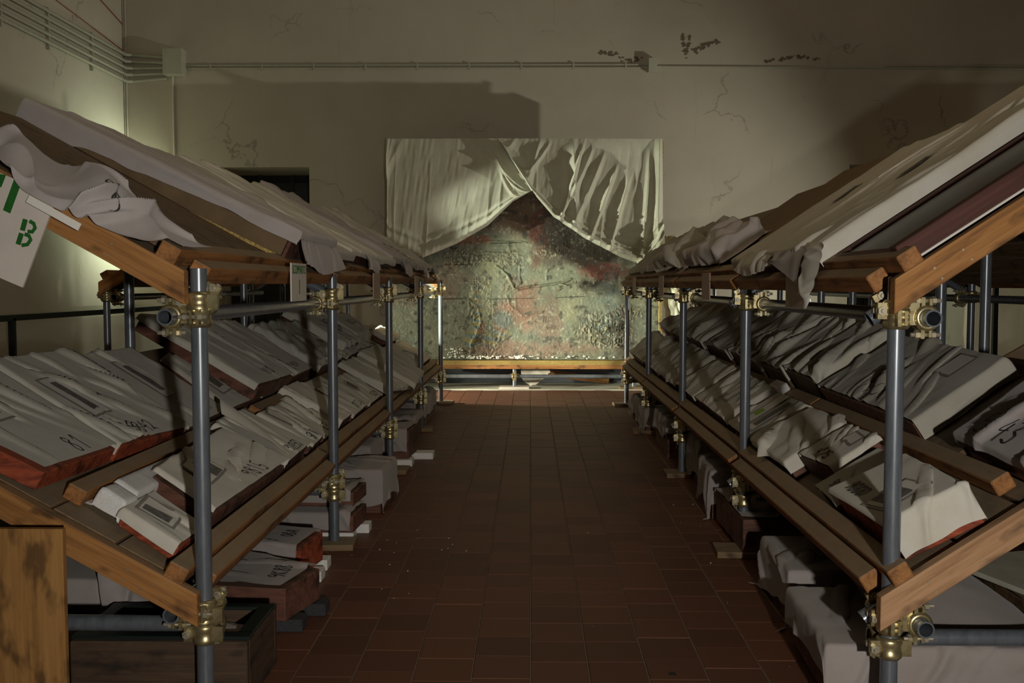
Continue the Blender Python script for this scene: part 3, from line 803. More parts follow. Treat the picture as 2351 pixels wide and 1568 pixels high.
item('wrapped_painting', 'last wrapped painting of the upper row at the far end of the left shelf', WP, FL0,
     [(9.95, .52), (10.6, .52), (10.65, .74), (10.0, .72)], .10, over=(.03, .02, .03, .05), seed=39, ang=1.5, amp=.016, res=.02)
# lower row
item('foam_block', 'short white foam block left of the painting marked 806', 'foam block', FL0, [(3.02, .335), (3.10, .33), (3.115, .415), (3.035, .42)], .07,
     seed=1, frame=False, over=(.067, .067, .067, .067), amp=.0006, res=.01, mat=M['foam'])
box_ = item('foam_block', 'long white foam block behind the short one', 'foam block', FL0, [(3.13, .345), (3.62, .33), (3.63, .415), (3.15, .425)], .07,
     seed=2, frame=False, over=(.067, .067, .067, .067), amp=.0006, res=.012, mat=M['foam'])
item('wrapped_painting', 'small wrapped painting with a large paper label marked 806', WP, FL0,
     [(2.95, .105), (3.18, .10), (3.24, .325), (2.99, .325)], .06, over=(-.01, .01, .015, .03), seed=41, ang=1.4, amp=.005, res=.006, f=9,
     pmat=M['redwood'], paper=[(.45, .62, .115, .125, .15, (-.028, 0, .045, .10))], mat=M['cloth_w'])
s_ = item('wrapped_painting', 'large wrapped painting numbered 9815 with a photo label on the left shelf', WP, FL0,
     [(3.22, .115), (4.20, .105), (4.10, .40), (3.30, .37)], .115, over=(.0, .035, .02, .015), seed=44, ang=.35, amp=.010, res=.008, f=6,
     pmat=M['brownred'], num='9815', npos=(.62, .18), nh=.07, slump=.02, paper=[(.30, .62, .21, .13, .1, (.03, -.01, .10, .10))], mat=M['cloth_w'])
item('wrapped_painting', 'wrapped painting numbered 9K350 under a folded white cloth flap', WP, FL0,
     [(4.24, .11), (4.72, .12), (4.66, .47), (4.22, .46)], .085, over=(.0, .03, .02, .03), seed=47, ang=1.5, amp=.009, res=.009, f=6,
     num='9K350', npos=(.55, .12), nh=.055)
item('wrapped_painting', 'wrapped painting numbered 98M beside the second left pole', WP, FL0,
     [(4.80, .11), (5.10, .115), (5.14, .42), (4.80, .42)], .07, over=(.0, .02, .02, .02), seed=51, ang=1.6, amp=.012, res=.009, f=8,
     num='98M', npos=(.4, .14), nh=.055, paper=[(.3, .75, .10, .12, .3, None)])
item('wrapped_painting', 'small wrapped painting numbered 53N between two larger ones', WP, FL0,
     [(5.14, .11), (5.46, .115), (5.50, .44), (5.18, .42)], .055, over=(.0, .02, .02, .02), seed=53, ang=1.3, amp=.012, res=.010, f=8,
     num='53N', npos=(.5, .16), nh=.05)
item('wrapped_painting', 'smooth wrapped painting with white rounded side before the one marked 702', WP, FL0,
     [(5.52, .11), (5.86, .11), (5.88, .50), (5.52, .50)], .085, over=(-.004, .03, .03, .06), seed=55, ang=1.55, amp=.006, res=.010, pmat=M['brownred'], mat=M['cloth_w'])
item('wrapped_painting', 'wrapped painting numbered 21702 past the second left pole', WP, FL0,
     [(5.90, .105), (6.46, .11), (6.48, .48), (5.92, .48)], .07, over=(.0, .02, .02, .02), seed=57, ang=1.5, amp=.008, res=.012,
     num='21702', npos=(.5, .13), nh=.05, paper=[(.25, .6, .15, .12, 0, None)])
item('wrapped_painting', 'wrapped painting numbered 1629 next to the third left pole', WP, FL0,
     [(6.52, .105), (7.10, .11), (7.12, .42), (6.54, .42)], .06, over=(.0, .02, .02, .02), seed=59, ang=1.2, amp=.011, res=.012,
     num='1629', npos=(.6, .14), nh=.05, paper=[(.35, .6, .12, .10, .2, (0, 0, .11, .09))])
item('wrapped_painting', 'long wrapped painting leaning out over the ledge past the third left pole', WP, FL0,
     [(7.16, .10), (7.8, .02), (7.9, .48), (7.2, .50)], .10, base=.054, over=(.03, .03, .03, .05), seed=61, ang=1.6, amp=.011, res=.014)
item('wrapped_painting', 'wrapped painting with its loose hem falling over the ledge', WP, FL0,
     [(7.86, -.02), (8.7, .02), (8.75, .50), (7.95, .50)], .13, base=.054, over=(.04, .03, .03, .05), seed=63, ang=1.4, amp=.014, res=.015)
item('wrapped_painting', 'wrapped painting beside the fourth left pole', WP, FL0,
     [(8.8, .11), (9.5, .11), (9.5, .47), (8.85, .47)], .09, over=(.0, .03, .03, .03), seed=65, ang=1.2, amp=.014, res=.016, pmat=M['reddark'])
item('wrapped_painting', 'last wrapped painting of the lower row by the far left pole', WP, FL0,
     [(9.6, .11), (10.6, .11), (10.6, .46), (9.6, .46)], .07, over=(.0, .03, .03, .03), seed=67, ang=1.2, amp=.016, res=.018)
# loose folded flap over 9K350
def sheet(name, label, cat, P, seed=1, amp=.01, nu=40, nv=30, mat=None, f=6., ang=.5, parent=None, dirn=None, group=None, thick=0):
    """cloth through a coarse grid of control points P[i][j] (world)"""
    P = np.array(P, float); a = np.linspace(0, 1, nu); b = np.linspace(0, 1, nv)
    def interp(P, t, axis):
        P = np.moveaxis(P, axis, 0); n = len(P); out = []
        for x in t:
            s = x*(n-1); i = min(int(s), n-2); u = s-i
            p0 = P[max(i-1, 0)]; p1 = P[i]; p2 = P[i+1]; p3 = P[min(i+2, n-1)]
            out.append(.5*((2*p1)+(-p0+p2)*u+(2*p0-5*p1+4*p2-p3)*u*u+(-p0+3*p1-3*p2+p3)*u**3) if n > 2 else p1*(1-u)+p2*u)
        return np.moveaxis(np.array(out), 0, axis)
    G = interp(interp(P, a, 0), b, 1)
    du = np.gradient(G, axis=0); dv = np.gradient(G, axis=1); n = np.cross(du, dv); n /= np.linalg.norm(n, axis=-1)[..., None]+1e-9
    Lu = np.linalg.norm(du, axis=-1).sum(0).mean(); Lv = np.linalg.norm(dv, axis=-1).sum(1).mean()
    w = wrinkle(a[:, None]*Lu+0*b[None], b[None]*Lv+0*a[:, None], seed, ang, f)
    if amp >= .018: w = w+1.1*(1-np.abs(vn(a[:, None]*Lu*5+.6*b[None]*Lv*5, b[None]*Lv*6-a[:, None]*Lu*2, seed+40)))**1.5-.5
    if dirn is not None: n = np.array(dirn, float)
    G = G+n*(w*amp)[..., None]
    o = meshobj(name, G.reshape(-1, 3), gridfaces(nu, nv), mat or M['cloth'], parent)
    if parent is None: o['label'] = label; o['category'] = cat
    if group: o['group'] = group
    if thick:
        md = o.modifiers.new('thick', 'SOLIDIFY'); md.thickness = thick
    s = Surf(); s.a0 = s.b0 = 0; s.a1 = s.b1 = 1; s.W = G; s.Lu, s.Lv = Lu, Lv; s.nrm = n.reshape(-1, 3).mean(0) if dirn is None else n; s.sign = 1; s.o = o
    return s
F = FL0.P
sheet('cloth_flap', 'folded white cloth flap rising in a point over the batten left of 9K350', 'cloth',
      [[F(4.24, .46, .13), F(4.34, .52, .16), F(4.50, .53, .11)], [F(4.22, .31, .135), F(4.30, .33, .145), F(4.42, .34, .115)], [F(4.21, .12, .125), F(4.24, .125, .125), F(4.28, .13, .115)]],
      seed=5, amp=.004, nu=40, nv=18, mat=M['cloth_w'])
# ================================================================== RIGHT LOWER SHELF
item('wrapped_painting', 'box-like wrapped painting numbered 9000, nearest on the right ledge', WP, FR0,
     [(2.86, .11), (3.36, .105), (3.26, .36), (2.80, .35)], .135, over=(.01, .05, .03, .125), seed=101, ang=.35, amp=.008, res=.007, f=7,
     num='9000', npos=(.72, .22), nh=.05, pmat=M['redwood'], paper=[(.30, .42, .12, .15, .2, (0, -.01, .11, .09))], mat=M['cloth_w'])
item('wrapped_painting', 'thin wrapped painting with an open corner behind the box-like one', WP, FR0,
     [(3.42, .10), (3.66, .11), (3.62, .37), (3.40, .37)], .075, over=(.0, .03, .02, .03), seed=103, ang=.7, amp=.008, res=.008, f=7, pmat=M['brownred'],
     num='90', npos=(.5, .2), nh=.05)
item('wrapped_painting', 'small tilted wrapped painting numbered 9815 on the right shelf with a paper tag', WP, FR0,
     [(3.70, .19), (4.04, .165), (4.02, .40), (3.70, .41)], .095, over=(-.008, .04, .02, .03), seed=106, ang=.6, amp=.008, res=.007, f=8, pmat=M['brownred'],
     num='9815', npos=(.5, .22), nh=.05, paper=[(.35, .75, .11, .05, -.1, None)], mat=M['cloth_w'])
item('wrapped_painting', 'wrapped painting in loose white cloth between the tilted one and the second right pole', WP, FR0,
     [(4.08, .11), (4.66, .11), (4.60, .41), (4.08, .41)], .085, over=(.02, .06, .03, .05), seed=109, ang=.45, amp=.017, res=.009, f=5, mat=M['cloth_w'])
item('wrapped_painting', 'wrapped painting with grey label sleeves and a green sticker beside the second right pole', WP, FR0,
     [(4.74, .115), (5.30, .12), (5.26, .42), (4.72, .42)], .075, over=(.01, .05, .03, .04), seed=113, ang=1.1, amp=.010, res=.009, f=6,
     paper=[(.30, .55, .12, .26, 0, (0, 0, .08, .2)), (.62, .6, .12, .24, .05, (.0, -.04, .07, .05, 'green'))])
item('wrapped_painting', 'wrapped painting numbered 35 past the second right pole', WP, FR0,
     [(5.36, .11), (6.30, .12), (6.25, .43), (5.36, .43)], .095, over=(.0, .07, .03, .05), seed=117, ang=1.0, amp=.012, res=.010, f=6,
     num='B5', npos=(.5, .3), nh=.08, paper=[(.4, .5, .1, .12, .1, None)])
item('wrapped_painting', 'wrapped painting tilted beside the third right pole', WP, FR0,
     [(6.38, .11), (7.1, .12), (7.1, .44), (6.38, .44)], .10, over=(.0, .05, .03, .05), seed=119, ang=1.2, amp=.016, res=.012, f=6)
item('wrapped_painting', 'rumpled wrapped painting past the third right pole', WP, FR0,
     [(7.2, .11), (8.1, .12), (8.1, .45), (7.2, .45)], .12, over=(.02, .05, .03, .05), seed=121, ang=1.3, amp=.020, res=.014, f=6, mat=M['cloth_g'])
item('wrapped_painting', 'wrapped painting with vertical pleats by the fourth right pole', WP, FR0,
     [(8.2, .11), (9.2, .12), (9.2, .45), (8.2, .45)], .10, over=(.0, .05, .03, .05), seed=123, ang=1.4, amp=.020, res=.016, f=6)
item('wrapped_painting', 'last wrapped painting of the lower row by the far right pole', WP, FR0,
     [(9.3, .11), (10.4, .12), (10.4, .45), (9.3, .45)], .12, over=(.0, .05, .03, .05), seed=125, ang=1.3, amp=.020, res=.018, f=6)
# upper row
item('wrapped_painting', 'wrapped painting numbered 5743 at the right picture edge', WP, FR0,
     [(2.66, .51), (3.26, .53), (3.34, .98), (2.74, .98)], .11, base=.008, over=(.03, .05, .03, .06), seed=131, ang=1.15, amp=.017, res=.008, f=4.5,
     num='5743', npos=(.62, .17), nh=.10, mat=M['cloth_v'])
item('loose_board', 'bare brown board under the wrapped painting numbered 1990A', 'board', FR0,
     [(3.30, .50), (4.0, .51), (4.0, 1.0), (3.36, .98)], .028, seed=1, over=(.001, .001, .001, .001), amp=.0001, res=.08, mat=M['old'], frame=True, pmat=M['old'])
item('wrapped_painting', 'large dark grey wrapped painting numbered 1990A with a white folded side', WP, FR0,
     [(3.56, .505), (4.76, .515), (4.70, .96), (3.60, .92)], .115, base=.03, over=(-.006, .05, .04, .09), seed=134, ang=.95, amp=.014, res=.009, f=4.5,
     num='1990A', npos=(.50, .20), nh=.085, pmat=M['brownred'], mat=M['cloth_g'], paper=[(.2, .75, .14, .12, 0, None)])
item('wrapped_painting', 'puffy folded wrapped painting behind the one numbered 1990A', WP, FR0,
     [(4.84, .52), (5.38, .53), (5.32, 1.02), (4.84, 1.0)], .14, over=(-.01, .06, .03, .09), seed=138, ang=1.0, amp=.020, res=.010, f=6, pmat=M['old'])
item('wrapped_painting', 'wrapped painting with a split wooden edge behind the puffy one', WP, FR0,
     [(5.46, .52), (6.0, .53), (5.95, 1.05), (5.46, 1.02)], .12, over=(-.01, .06, .03, .08), seed=140, ang=1.05, amp=.020, res=.011, f=6, pmat=M['old'])
item('wrapped_painting', 'wrapped painting with red and white paper scraps at its lower edge', WP, FR0,
     [(6.08, .52), (6.9, .53), (6.9, 1.05), (6.08, 1.05)], .13, over=(.0, .06, .03, .08), seed=143, ang=1.1, amp=.020, res=.012, f=6, paper=[(.25, .06, .12, .08, .2, None), (.6, .05, .1, .07, -.3, None)])
for i, (u0, u1, lab) in enumerate(((7.0, 7.9, 'deeply creased wrapped painting under the far half of the right top shelf'),
                                    (8.0, 8.9, 'creased wrapped painting with a rolled end near the fourth right pole'),
                                    (9.0, 9.7, 'greyish creased wrapped painting before the last of the upper row on the right'),
                                    (9.8, 10.5, 'last wrapped painting of the upper row at the far end of the right shelf'))):
    item('wrapped_painting', lab, WP, FR0, [(u0, .52), (u1, .53), (u1, 1.06), (u0, 1.05)], .12+.02*(i % 2), over=(.0, .06, .03, .08), seed=150+i*3,
         ang=1.15+.1*i, amp=.024, res=.015, f=6, mat=M['cloth_g'] if i in (0, 2) else M['cloth'])
o = box('foam_strip', .20, .055, .045, FR0.P(5.34, .455, .078), M['foam'], None, ((0, 1, 0), tuple(np.array((FR0.d[0], 0, FR0.d[1]))), tuple(np.cross((0, 1, 0), (FR0.d[0], 0, FR0.d[1])))), .006)
o['label'] = 'white foam strip lying on the middle batten of the right shelf'; o['category'] = 'foam strip'

# ================================================================== LEFT TOP SHELF
old_p = thing('plank_bed', 'old bare plank panel lying flat, nearest on the left top shelf', 'panel', FL1.P(3.5, .6, 0).tolist())
for k in range(3):
    a, b = 3.0+.375*k, 3.0+.375*(k+1)-.006
    lo = [FL1.P(a, .11, .001), FL1.P(b, .11, .001), FL1.P(b+.04, 1.28, .001), FL1.P(a+.04, 1.28, .001)]
    hi = [FL1.P(a, .11, .03), FL1.P(b, .11, .03), FL1.P(b+.04, 1.28, .03), FL1.P(a+.04, 1.28, .03)]
    prism('plank', lo[::-1], hi[::-1], M['old'], old_p)
# brown bare panel carrying the long wrapped one
aT = aL-.05
FT = Fr(tuple(FL1.P(0, 0, .05)[[0, 2]]), (-math.cos(aT), math.sin(aT)), (math.sin(aT), math.cos(aT)))
bp = thing('unwrapped_painting', 'thick brown panel with gilded lower edge under the long wrapped painting', 'panel', FT.P(4.5, .6, 0).tolist())
panel(bp, FT, [(4.13, .075), (4.9, .075), (4.9, 1.24), (4.13, 1.26)], -.01, .078, M['cardboard'], 'panel_body')
v, f = boxdata(FT.P(4.122, .67, -.002), (.014, 1.15, .014), ((0, 1, 0), (FT.d[0], 0, FT.d[1]), (FT.n[0], 0, FT.n[1]))); meshobj('gilded_edge', v, f, M['gilt'], bp, False)
v, f = boxdata(FT.P(4.5, .068, .035), (.76, .014, .08), ((0, 1, 0), (FT.d[0], 0, FT.d[1]), (FT.n[0], 0, FT.n[1]))); meshobj('end_grain', v, f, M['brownred'], bp, False)
item('wrapped_painting', 'long thick wrapped painting rising high at the left, topmost of its stack', WP, FT,
     [(4.11, .04), (4.92, .05), (4.95, 1.29), (4.11, 1.30)], .128, base=.005, pbase=.08, over=(.03, .03, .02, .075), seed=201, ang=1.5, amp=.007, res=.009, f=4, mat=M['cloth_v'], pmat=M['brownred'],
     hemf=lambda b: .62+1.0*np.clip(b, 0, 1)**1.5)
v, f = boxdata(FL1.P(4.5, .20, .028), (.7, .10, .03), ((0, 1, 0), (FT.d[0], 0, FT.d[1]), (FT.n[0], 0, FT.n[1]))); meshobj('spacer_batten', v, f, M['old'], bp, False)
F = FL1.P
sheet('hanging_cloth', 'lilac grey cloth corner hanging below the long wrapped painting', 'cloth',
      [[F(4.15, .05, .16), F(4.14, .02, .12), F(4.15, -.015, .08)], [F(4.45, .05, .16), F(4.45, .0, .10), F(4.48, -.045, .035)], [F(4.8, .06, .15), F(4.8, .0, .10), F(4.78, -.04, .05)], [F(5.0, .05, .13), F(5.05, .02, .10), F(5.1, -.02, .06)]],
      seed=7, amp=.016, nu=60, nv=20, mat=M['cloth_v'], f=7, ang=1.5)
tops = [(5.02, 5.55, .12, 1.12, 'striped grey wrapped painting just behind the long one on the left top shelf'),
        (5.62, 6.35, .11, 1.16, 'wrapped painting with a pale bright side over the second left pole'),
        (6.42, 7.2, .12, 1.10, 'flat-topped wrapped painting between the second and third left poles'),
        (7.28, 8.1, .12, 1.16, 'wrapped painting with frayed upper end over the third left pole'),
        (8.18, 9.0, .11, 1.08, 'wrapped painting with a brown strip at its upper edge on the left top shelf'),
        (9.08, 9.85, .11, 1.12, 'wrapped painting over the fourth left pole on the top shelf'),
        (9.93, 10.7, .10, 1.0, 'last wrapped painting at the far end of the left top shelf')]
for i, (u0, u1, h, vm, lab) in enumerate(tops):
    item('wrapped_painting', lab, WP, FL1, [(u0, .06+.03*(i % 2)), (u1, .05), (u1, vm), (u0, vm+.03)], h+.02*(i % 2), base=.0 if i % 2 else .055,
         over=(.035, .03, .03, .06), seed=210+i*4, ang=1.55, amp=.010+.002*i, res=.013+.001*i, f=5, mat=[M['cloth_g'], M['cloth_w'], M['cloth'], M['cloth_v']][i % 4], pmat=M['reddark'])
for i, (u, w) in enumerate(((5.95, .42), (7.6, .5), (9.0, .45), (9.9, .4))):
    sheet('hanging_cloth', ['lilac cloth corner drooping over the ledge past the second left pole', 'cloth corner drooping over the ledge between the third and fourth left poles', 'cloth corner drooping over the ledge near the fourth left pole', 'cloth corner drooping over the ledge at the far left end'][i], 'cloth',
          [[F(u, .07, .13), F(u, .03, .11), F(u, .0, .08)], [F(u+w*.5, .07, .13), F(u+w*.5, .0, .09), F(u+w*.45, -.035, .045)], [F(u+w, .07, .13), F(u+w, .03, .1), F(u+w, .0, .07)]],
          seed=30+i, amp=.016, nu=36, nv=16, mat=M['cloth_v'], f=8, ang=1.5)
# crumpled cloth thrown over the near panel and end beam
cr = sheet('crumpled_cloth', 'crumpled lilac grey cloth with pen scribbles thrown over the near left beam', 'cloth',
      [[F(2.778, .60, .03), F(2.9, .66, .03), F(3.05, .74, .03)],
       [F(2.775, .55, .02), F(2.88, .60, .07), F(3.05, .71, .086)],
       [F(2.772, .48, -.01), F(2.88, .52, .04), F(3.05, .61, .070)],
       [F(2.772, .40, -.006), F(2.88, .44, .06), F(3.05, .52, .06)],
       [F(2.772, .32, .0), F(2.87, .36, .10), F(3.05, .43, .115)],
       [F(2.772, .25, .015), F(2.87, .28, .09), F(3.03, .335, .09)],
       [F(2.776, .17, .025), F(2.87, .20, .075), F(3.03, .25, .05)],
       [F(2.785, .10, .035), F(2.87, .12, .07), F(3.02, .13, .058)],
       [F(2.83, .03, .065), F(2.88, .04, .07), F(2.99, .0, .072)]],
      seed=61, amp=.030, nu=170, nv=60, mat=M['cloth_v'], f=7, ang=.8)
writing(cr, '2', .60, .45, .07, cr.o, 1.2, name='pen_scribble'); writing(cr, 'S', .64, .35, .07, cr.o, .4, name='pen_scribble')
o = box('cardboard_strip', .165, .004, .022, FL1.P(2.768, .375, -.022), M['paper'], None, ((FL1.d[0]*-1, 0, FL1.d[1]*-1), (0, 1, 0), (FL1.n[0], 0, FL1.n[1])), .0005)
o['label'] = 'long white stiff paper strip under the crumpled cloth on the near left beam'; o['category'] = 'paper strip'
# stencilled sign hanging from the near left beam
sg = thing('stencil_sign', 'tilted white sign with green stencilled letters at the left edge', 'sign', (-1.5, 2.76, 1.45))
def W2(px, py, Y): return np.array([(px-1217.5)*Y/FPX, Y, 1.3-(py-652)*Y/FPX*1.0])
YS = 2.803
tr, dn, rt_ = W2(128, 452, YS), np.array((-.105, 0, -.255)), np.array((-.40, 0, .17))
cs = [tr+dn, tr, tr+rt_, tr+rt_+dn]
prism('sign_board', [c+np.array((0, .008, 0)) for c in cs], cs, M['board'], sg)
def flat(name, pts, mat, parent, y):
    v = [W2(x, yy, y) for x, yy in pts]; return meshobj(name, v, [tuple(range(len(v)))], mat, parent, False)
flat('stencil_letter', [(32, 407), (49, 415), (19, 490), (2, 482)], M['stencil'], sg, YS-.001)
flat('stencil_letter', [(-8, 398), (12, 402), (0, 430), (-18, 425)], M['stencil'], sg, YS-.001)
ltr = []
def strip(pts, w):
    P = np.array(pts, float); T = np.gradient(P, axis=0); T /= np.linalg.norm(T, axis=1)[:, None]; n = np.stack([-T[:, 1], T[:, 0]], 1)
    a = P+n*w/2; b = P-n*w/2; V = [W2(x, y, YS-.001) for x, y in np.concatenate([a, b])]
    m = len(P); return V, [(i, i+1, m+i+1, m+i) for i in range(m-1)]
v, f = merge([strip([(54, 503), (46, 529)], 12), strip([(44, 535), (35, 561)], 12), strip([(63, 507), (73, 513), (76, 523), (69, 532), (58, 531)], 9),
              strip([(51, 537), (61, 541), (65, 550), (57, 561), (43, 563)], 9)])
meshobj('stencil_letter', v, f, M['stencil'], sg, False)

# ================================================================== RIGHT TOP SHELF
F = FR1.P
bpr = thing('bare_painting', 'dark unwrapped painting with a dark red frame on the right top shelf', 'painting', F(3.1, .6, 0).tolist())
prism('painted_surface', [F(2.90, .09, .005), F(3.40, .09, .005), F(3.40, 1.22, .005), F(2.90, 1.22, .005)], [F(2.90, .09, .04), F(3.40, .09, .04), F(3.40, 1.22, .04), F(2.90, 1.22, .04)], M['darkpaint'], bpr)
yv = np.array((0, 1, 0)); dv = np.array((FR1.d[0], 0, FR1.d[1])); nv_ = np.array((FR1.n[0], 0, FR1.n[1]))
def fb(name, L, W, T, c, mat, par, along_v=True, bevel=.003, fr=FR1):
    dv = np.array((fr.d[0], 0, fr.d[1]))
    ax = (dv, yv, np.cross(dv, yv)) if along_v else (yv, dv, np.cross(yv, dv))
    return box(name, L, W, T, c, mat, par, ax, bevel)
fb('frame_side', 1.18, .055, .062, F(2.865, .665, .032), M['reddark'], bpr)
fb('frame_side', 1.18, .03, .05, F(3.42, .665, .026), M['reddark'], bpr)
fb('frame_side', .50, .03, .05, F(3.14, .085, .026), M['reddark'], bpr, False)
fb('frame_side', .50, .03, .05, F(3.14, 1.235, .026), M['reddark'], bpr, False)
o = fb('pale_slat', 1.12, .012, .008, F(2.835, .66, .004), M['paper'], None); o['label'] = 'thin pale slat under the dark red frame on the right top shelf'; o['category'] = 'slat'
item('wrapped_painting', 'long wrapped painting with a bright folded side on the right top shelf', WP, FR1,
     [(3.47, .04), (4.22, .06), (4.26, 1.32), (3.50, 1.36)], .105, over=(.04, .03, .03, .085), seed=301, ang=1.5, amp=.009, res=.010, f=3.5, mat=M['cloth_w'], pmat=M['reddark'],
     paper=[(.5, .45, .035, .16, .3, (0, 0, .03, .15))])
item('wrapped_painting', 'flat wrapped painting with a torn slit behind the bright-sided one on the right top shelf', WP, FR1,
     [(4.30, .05), (5.05, .07), (5.08, 1.10), (4.34, 1.14)], .085, over=(.05, .03, .03, .06), seed=304, ang=1.6, amp=.009, res=.012, f=3.5, mat=M['cloth'], pmat=M['reddark'],
     paper=[(.4, .5, .04, .16, .3, (0, 0, .035, .15))])
# hanging cloths
sheet('hanging_cloth', 'pointed white cloth end hanging far below the right top ledge', 'cloth',
      [[F(3.36, .05, .11), (.975, 3.36, 1.385), (.955, 3.37, 1.30), (.95, 3.40, 1.245)], [F(3.45, .07, .115), (.965, 3.45, 1.39), (.94, 3.44, 1.29), (.935, 3.42, 1.215)],
       [F(3.56, .07, .115), (.965, 3.55, 1.40), (.95, 3.52, 1.32), (.94, 3.48, 1.26)]], seed=71, amp=.007, nu=30, nv=50, mat=M['cloth_w'], f=9, ang=0.1)
sheet('hanging_cloth', 'grey cloth corner spread over the ledge left of the pointed one', 'cloth',
      [[F(3.55, .06, .115), (.95, 3.52, 1.39), (.94, 3.55, 1.30)], [F(3.8, .05, .11), (.955, 3.75, 1.39), (.945, 3.72, 1.335)], [F(4.05, .05, .11), (.96, 3.98, 1.40), (.955, 4.0, 1.385)]],
      seed=73, amp=.010, nu=40, nv=24, mat=M['cloth_v'], f=9, ang=.3)
sheet('hanging_cloth', 'folded cloth lip over the ledge near the second right pole', 'cloth',
      [[F(4.1, .06, .10), F(4.1, .02, .09), F(4.12, -.01, .06)], [F(4.4, .08, .10), F(4.42, .0, .09), F(4.4, -.03, .05)], [F(4.7, .08, .10), F(4.7, .02, .08), F(4.7, -.01, .07)]],
      seed=75, amp=.012, nu=40, nv=20, mat=M['cloth'], f=8, ang=1.4)
card = thing('cardboard_sheet', 'brown cardboard sheet sloping behind the flat wrapped painting at right', 'cardboard', F(6.4, .6, .1).tolist())
panel(card, FR1, [(5.25, .12), (6.95, .20), (7.25, 1.12), (5.4, 1.16)], .005, .03, M['cardboard'], 'cardboard_layer')
panel(card, FR1, [(5.30, .35), (6.2, .32), (6.4, 1.22), (5.5, 1.2)], .031, .05, M['cardboard'], 'cardboard_layer')
item('crumpled_cloth', 'large crumpled grey cloth heap on the right top ledge past the second pole', 'cloth', FR1,
     [(5.5, .10), (6.6, .10), (6.5, .42), (5.6, .40)], .15, base=.05, over=(.09, .15, .12, .12), seed=311, ang=.7, amp=.030, res=.014, f=4.5, mat=M['cloth_v'], frame=False, sharp=3)
item('crumpled_cloth', 'smaller crumpled cloth heap farther along the right top ledge', 'cloth', FR1,
     [(6.9, .08), (7.9, .08), (7.9, .34), (6.95, .34)], .17, base=.03, over=(.07, .12, .12, .12), seed=313, ang=.9, amp=.030, res=.016, f=4.5, mat=M['cloth_g'], frame=False, sharp=3)
for i, (u0, u1, lab) in enumerate(((8.2, 9.2, 'dark wrapped painting by the fourth right pole on the top shelf'), (9.3, 10.4, 'last wrapped painting at the far end of the right top shelf'))):
    item('wrapped_painting', lab, WP, FR1, [(u0, .08), (u1, .08), (u1, .8), (u0, .8)], .10, over=(.03, .05, .03, .08), seed=320+i*3, ang=1.2, amp=.015, res=.02, f=5, mat=M['cloth_g'])
# small ledge signs, one per bay
def ledge_sign(name, label, x, y, z0, z1, w, mat, text=None, tcol=None, side=-1, group=None):
    o = box(name, .006, w, z1-z0, (x, y, (z0+z1)/2), mat, None, None, .001)
    o['label'] = label; o['category'] = 'sign'
    if group: o['group'] = group
    return o
def textmesh(body, size, loc, rot, mat, parent, name='stencil_text', sx=1.0):
    cu = bpy.data.curves.new('t', 'FONT'); cu.body = body; cu.size = size; cu.align_x = 'CENTER'; cu.align_y = 'CENTER'; cu.extrude = .0004
    t_ = bpy.data.objects.new('t', cu); COL.objects.link(t_)
    dg = bpy.context.evaluated_depsgraph_get(); me = bpy.data.meshes.new_from_object(t_.evaluated_get(dg))
    bpy.data.objects.remove(t_); me.materials.clear(); me.materials.append(mat)
    for v in me.vertices: v.co.x *= sx
    return place(name, me, parent, loc, rot)
o = ledge_sign('ledge_sign', 'white sign with green stencilled SCOMPARTO I on the left top ledge', -.925, 3.965, 1.232, 1.382, .255, M['board'])
textmesh('SCOMPARTO', .048, (-.9210, 3.965, 1.355), (R(90), 0, R(90)), M['stencil'], o, sx=.80)
textmesh('I', .085, (-.9210, 3.965, 1.285), (R(90), 0, R(90)), M['stencil'], o)
for i, (y, lab) in enumerate(((5.98, 'pinkish blank sign on the left top ledge past the second pole'), (8.1, 'pinkish blank sign on the left top ledge past the third pole'), (10.05, 'pinkish blank sign on the left top ledge nearest the far pole'))):
    ledge_sign('ledge_sign', lab, -.925, y, 1.215, 1.365, .25, M['pinkboard'])
o = ledge_sign('ledge_sign', 'pinkish sign with red marks half hidden by the cloth on the right top ledge', .962, 3.64, 1.215, 1.36, .25, M['pinkboard'])
textmesh('S', .07, (.9580, 3.57, 1.30), (R(90), 0, R(-90)), M['redink'], o)
for i, (y, lab) in enumerate(((5.48, 'pinkish blank sign on the right top ledge past the second pole'), (7.35, 'pinkish blank sign on the right top ledge past the third pole'), (9.25, 'pale blank sign on the right top ledge past the fourth pole'))):
    ledge_sign('ledge_sign', lab, .962, y, 1.215, 1.36, .24, M['pinkboard'])

# ================================================================== THINGS ON THE FLOOR UNDER THE SHELVES
def blocks(pts, fr, z0, z1, mat, name, label, sz=(.16, .09), group=None):
    for i, (u, v) in enumerate(pts):
        p = fr.P(u, v, (z0+z1)/2)
        o = box(name, sz[0], sz[1], z1-z0-.001, (p[0], p[1], p[2]), mat, None, None, .003)
        o['label'] = label[i] if isinstance(label, list) else label; o['category'] = 'foam block'
        if group: o['group'] = group
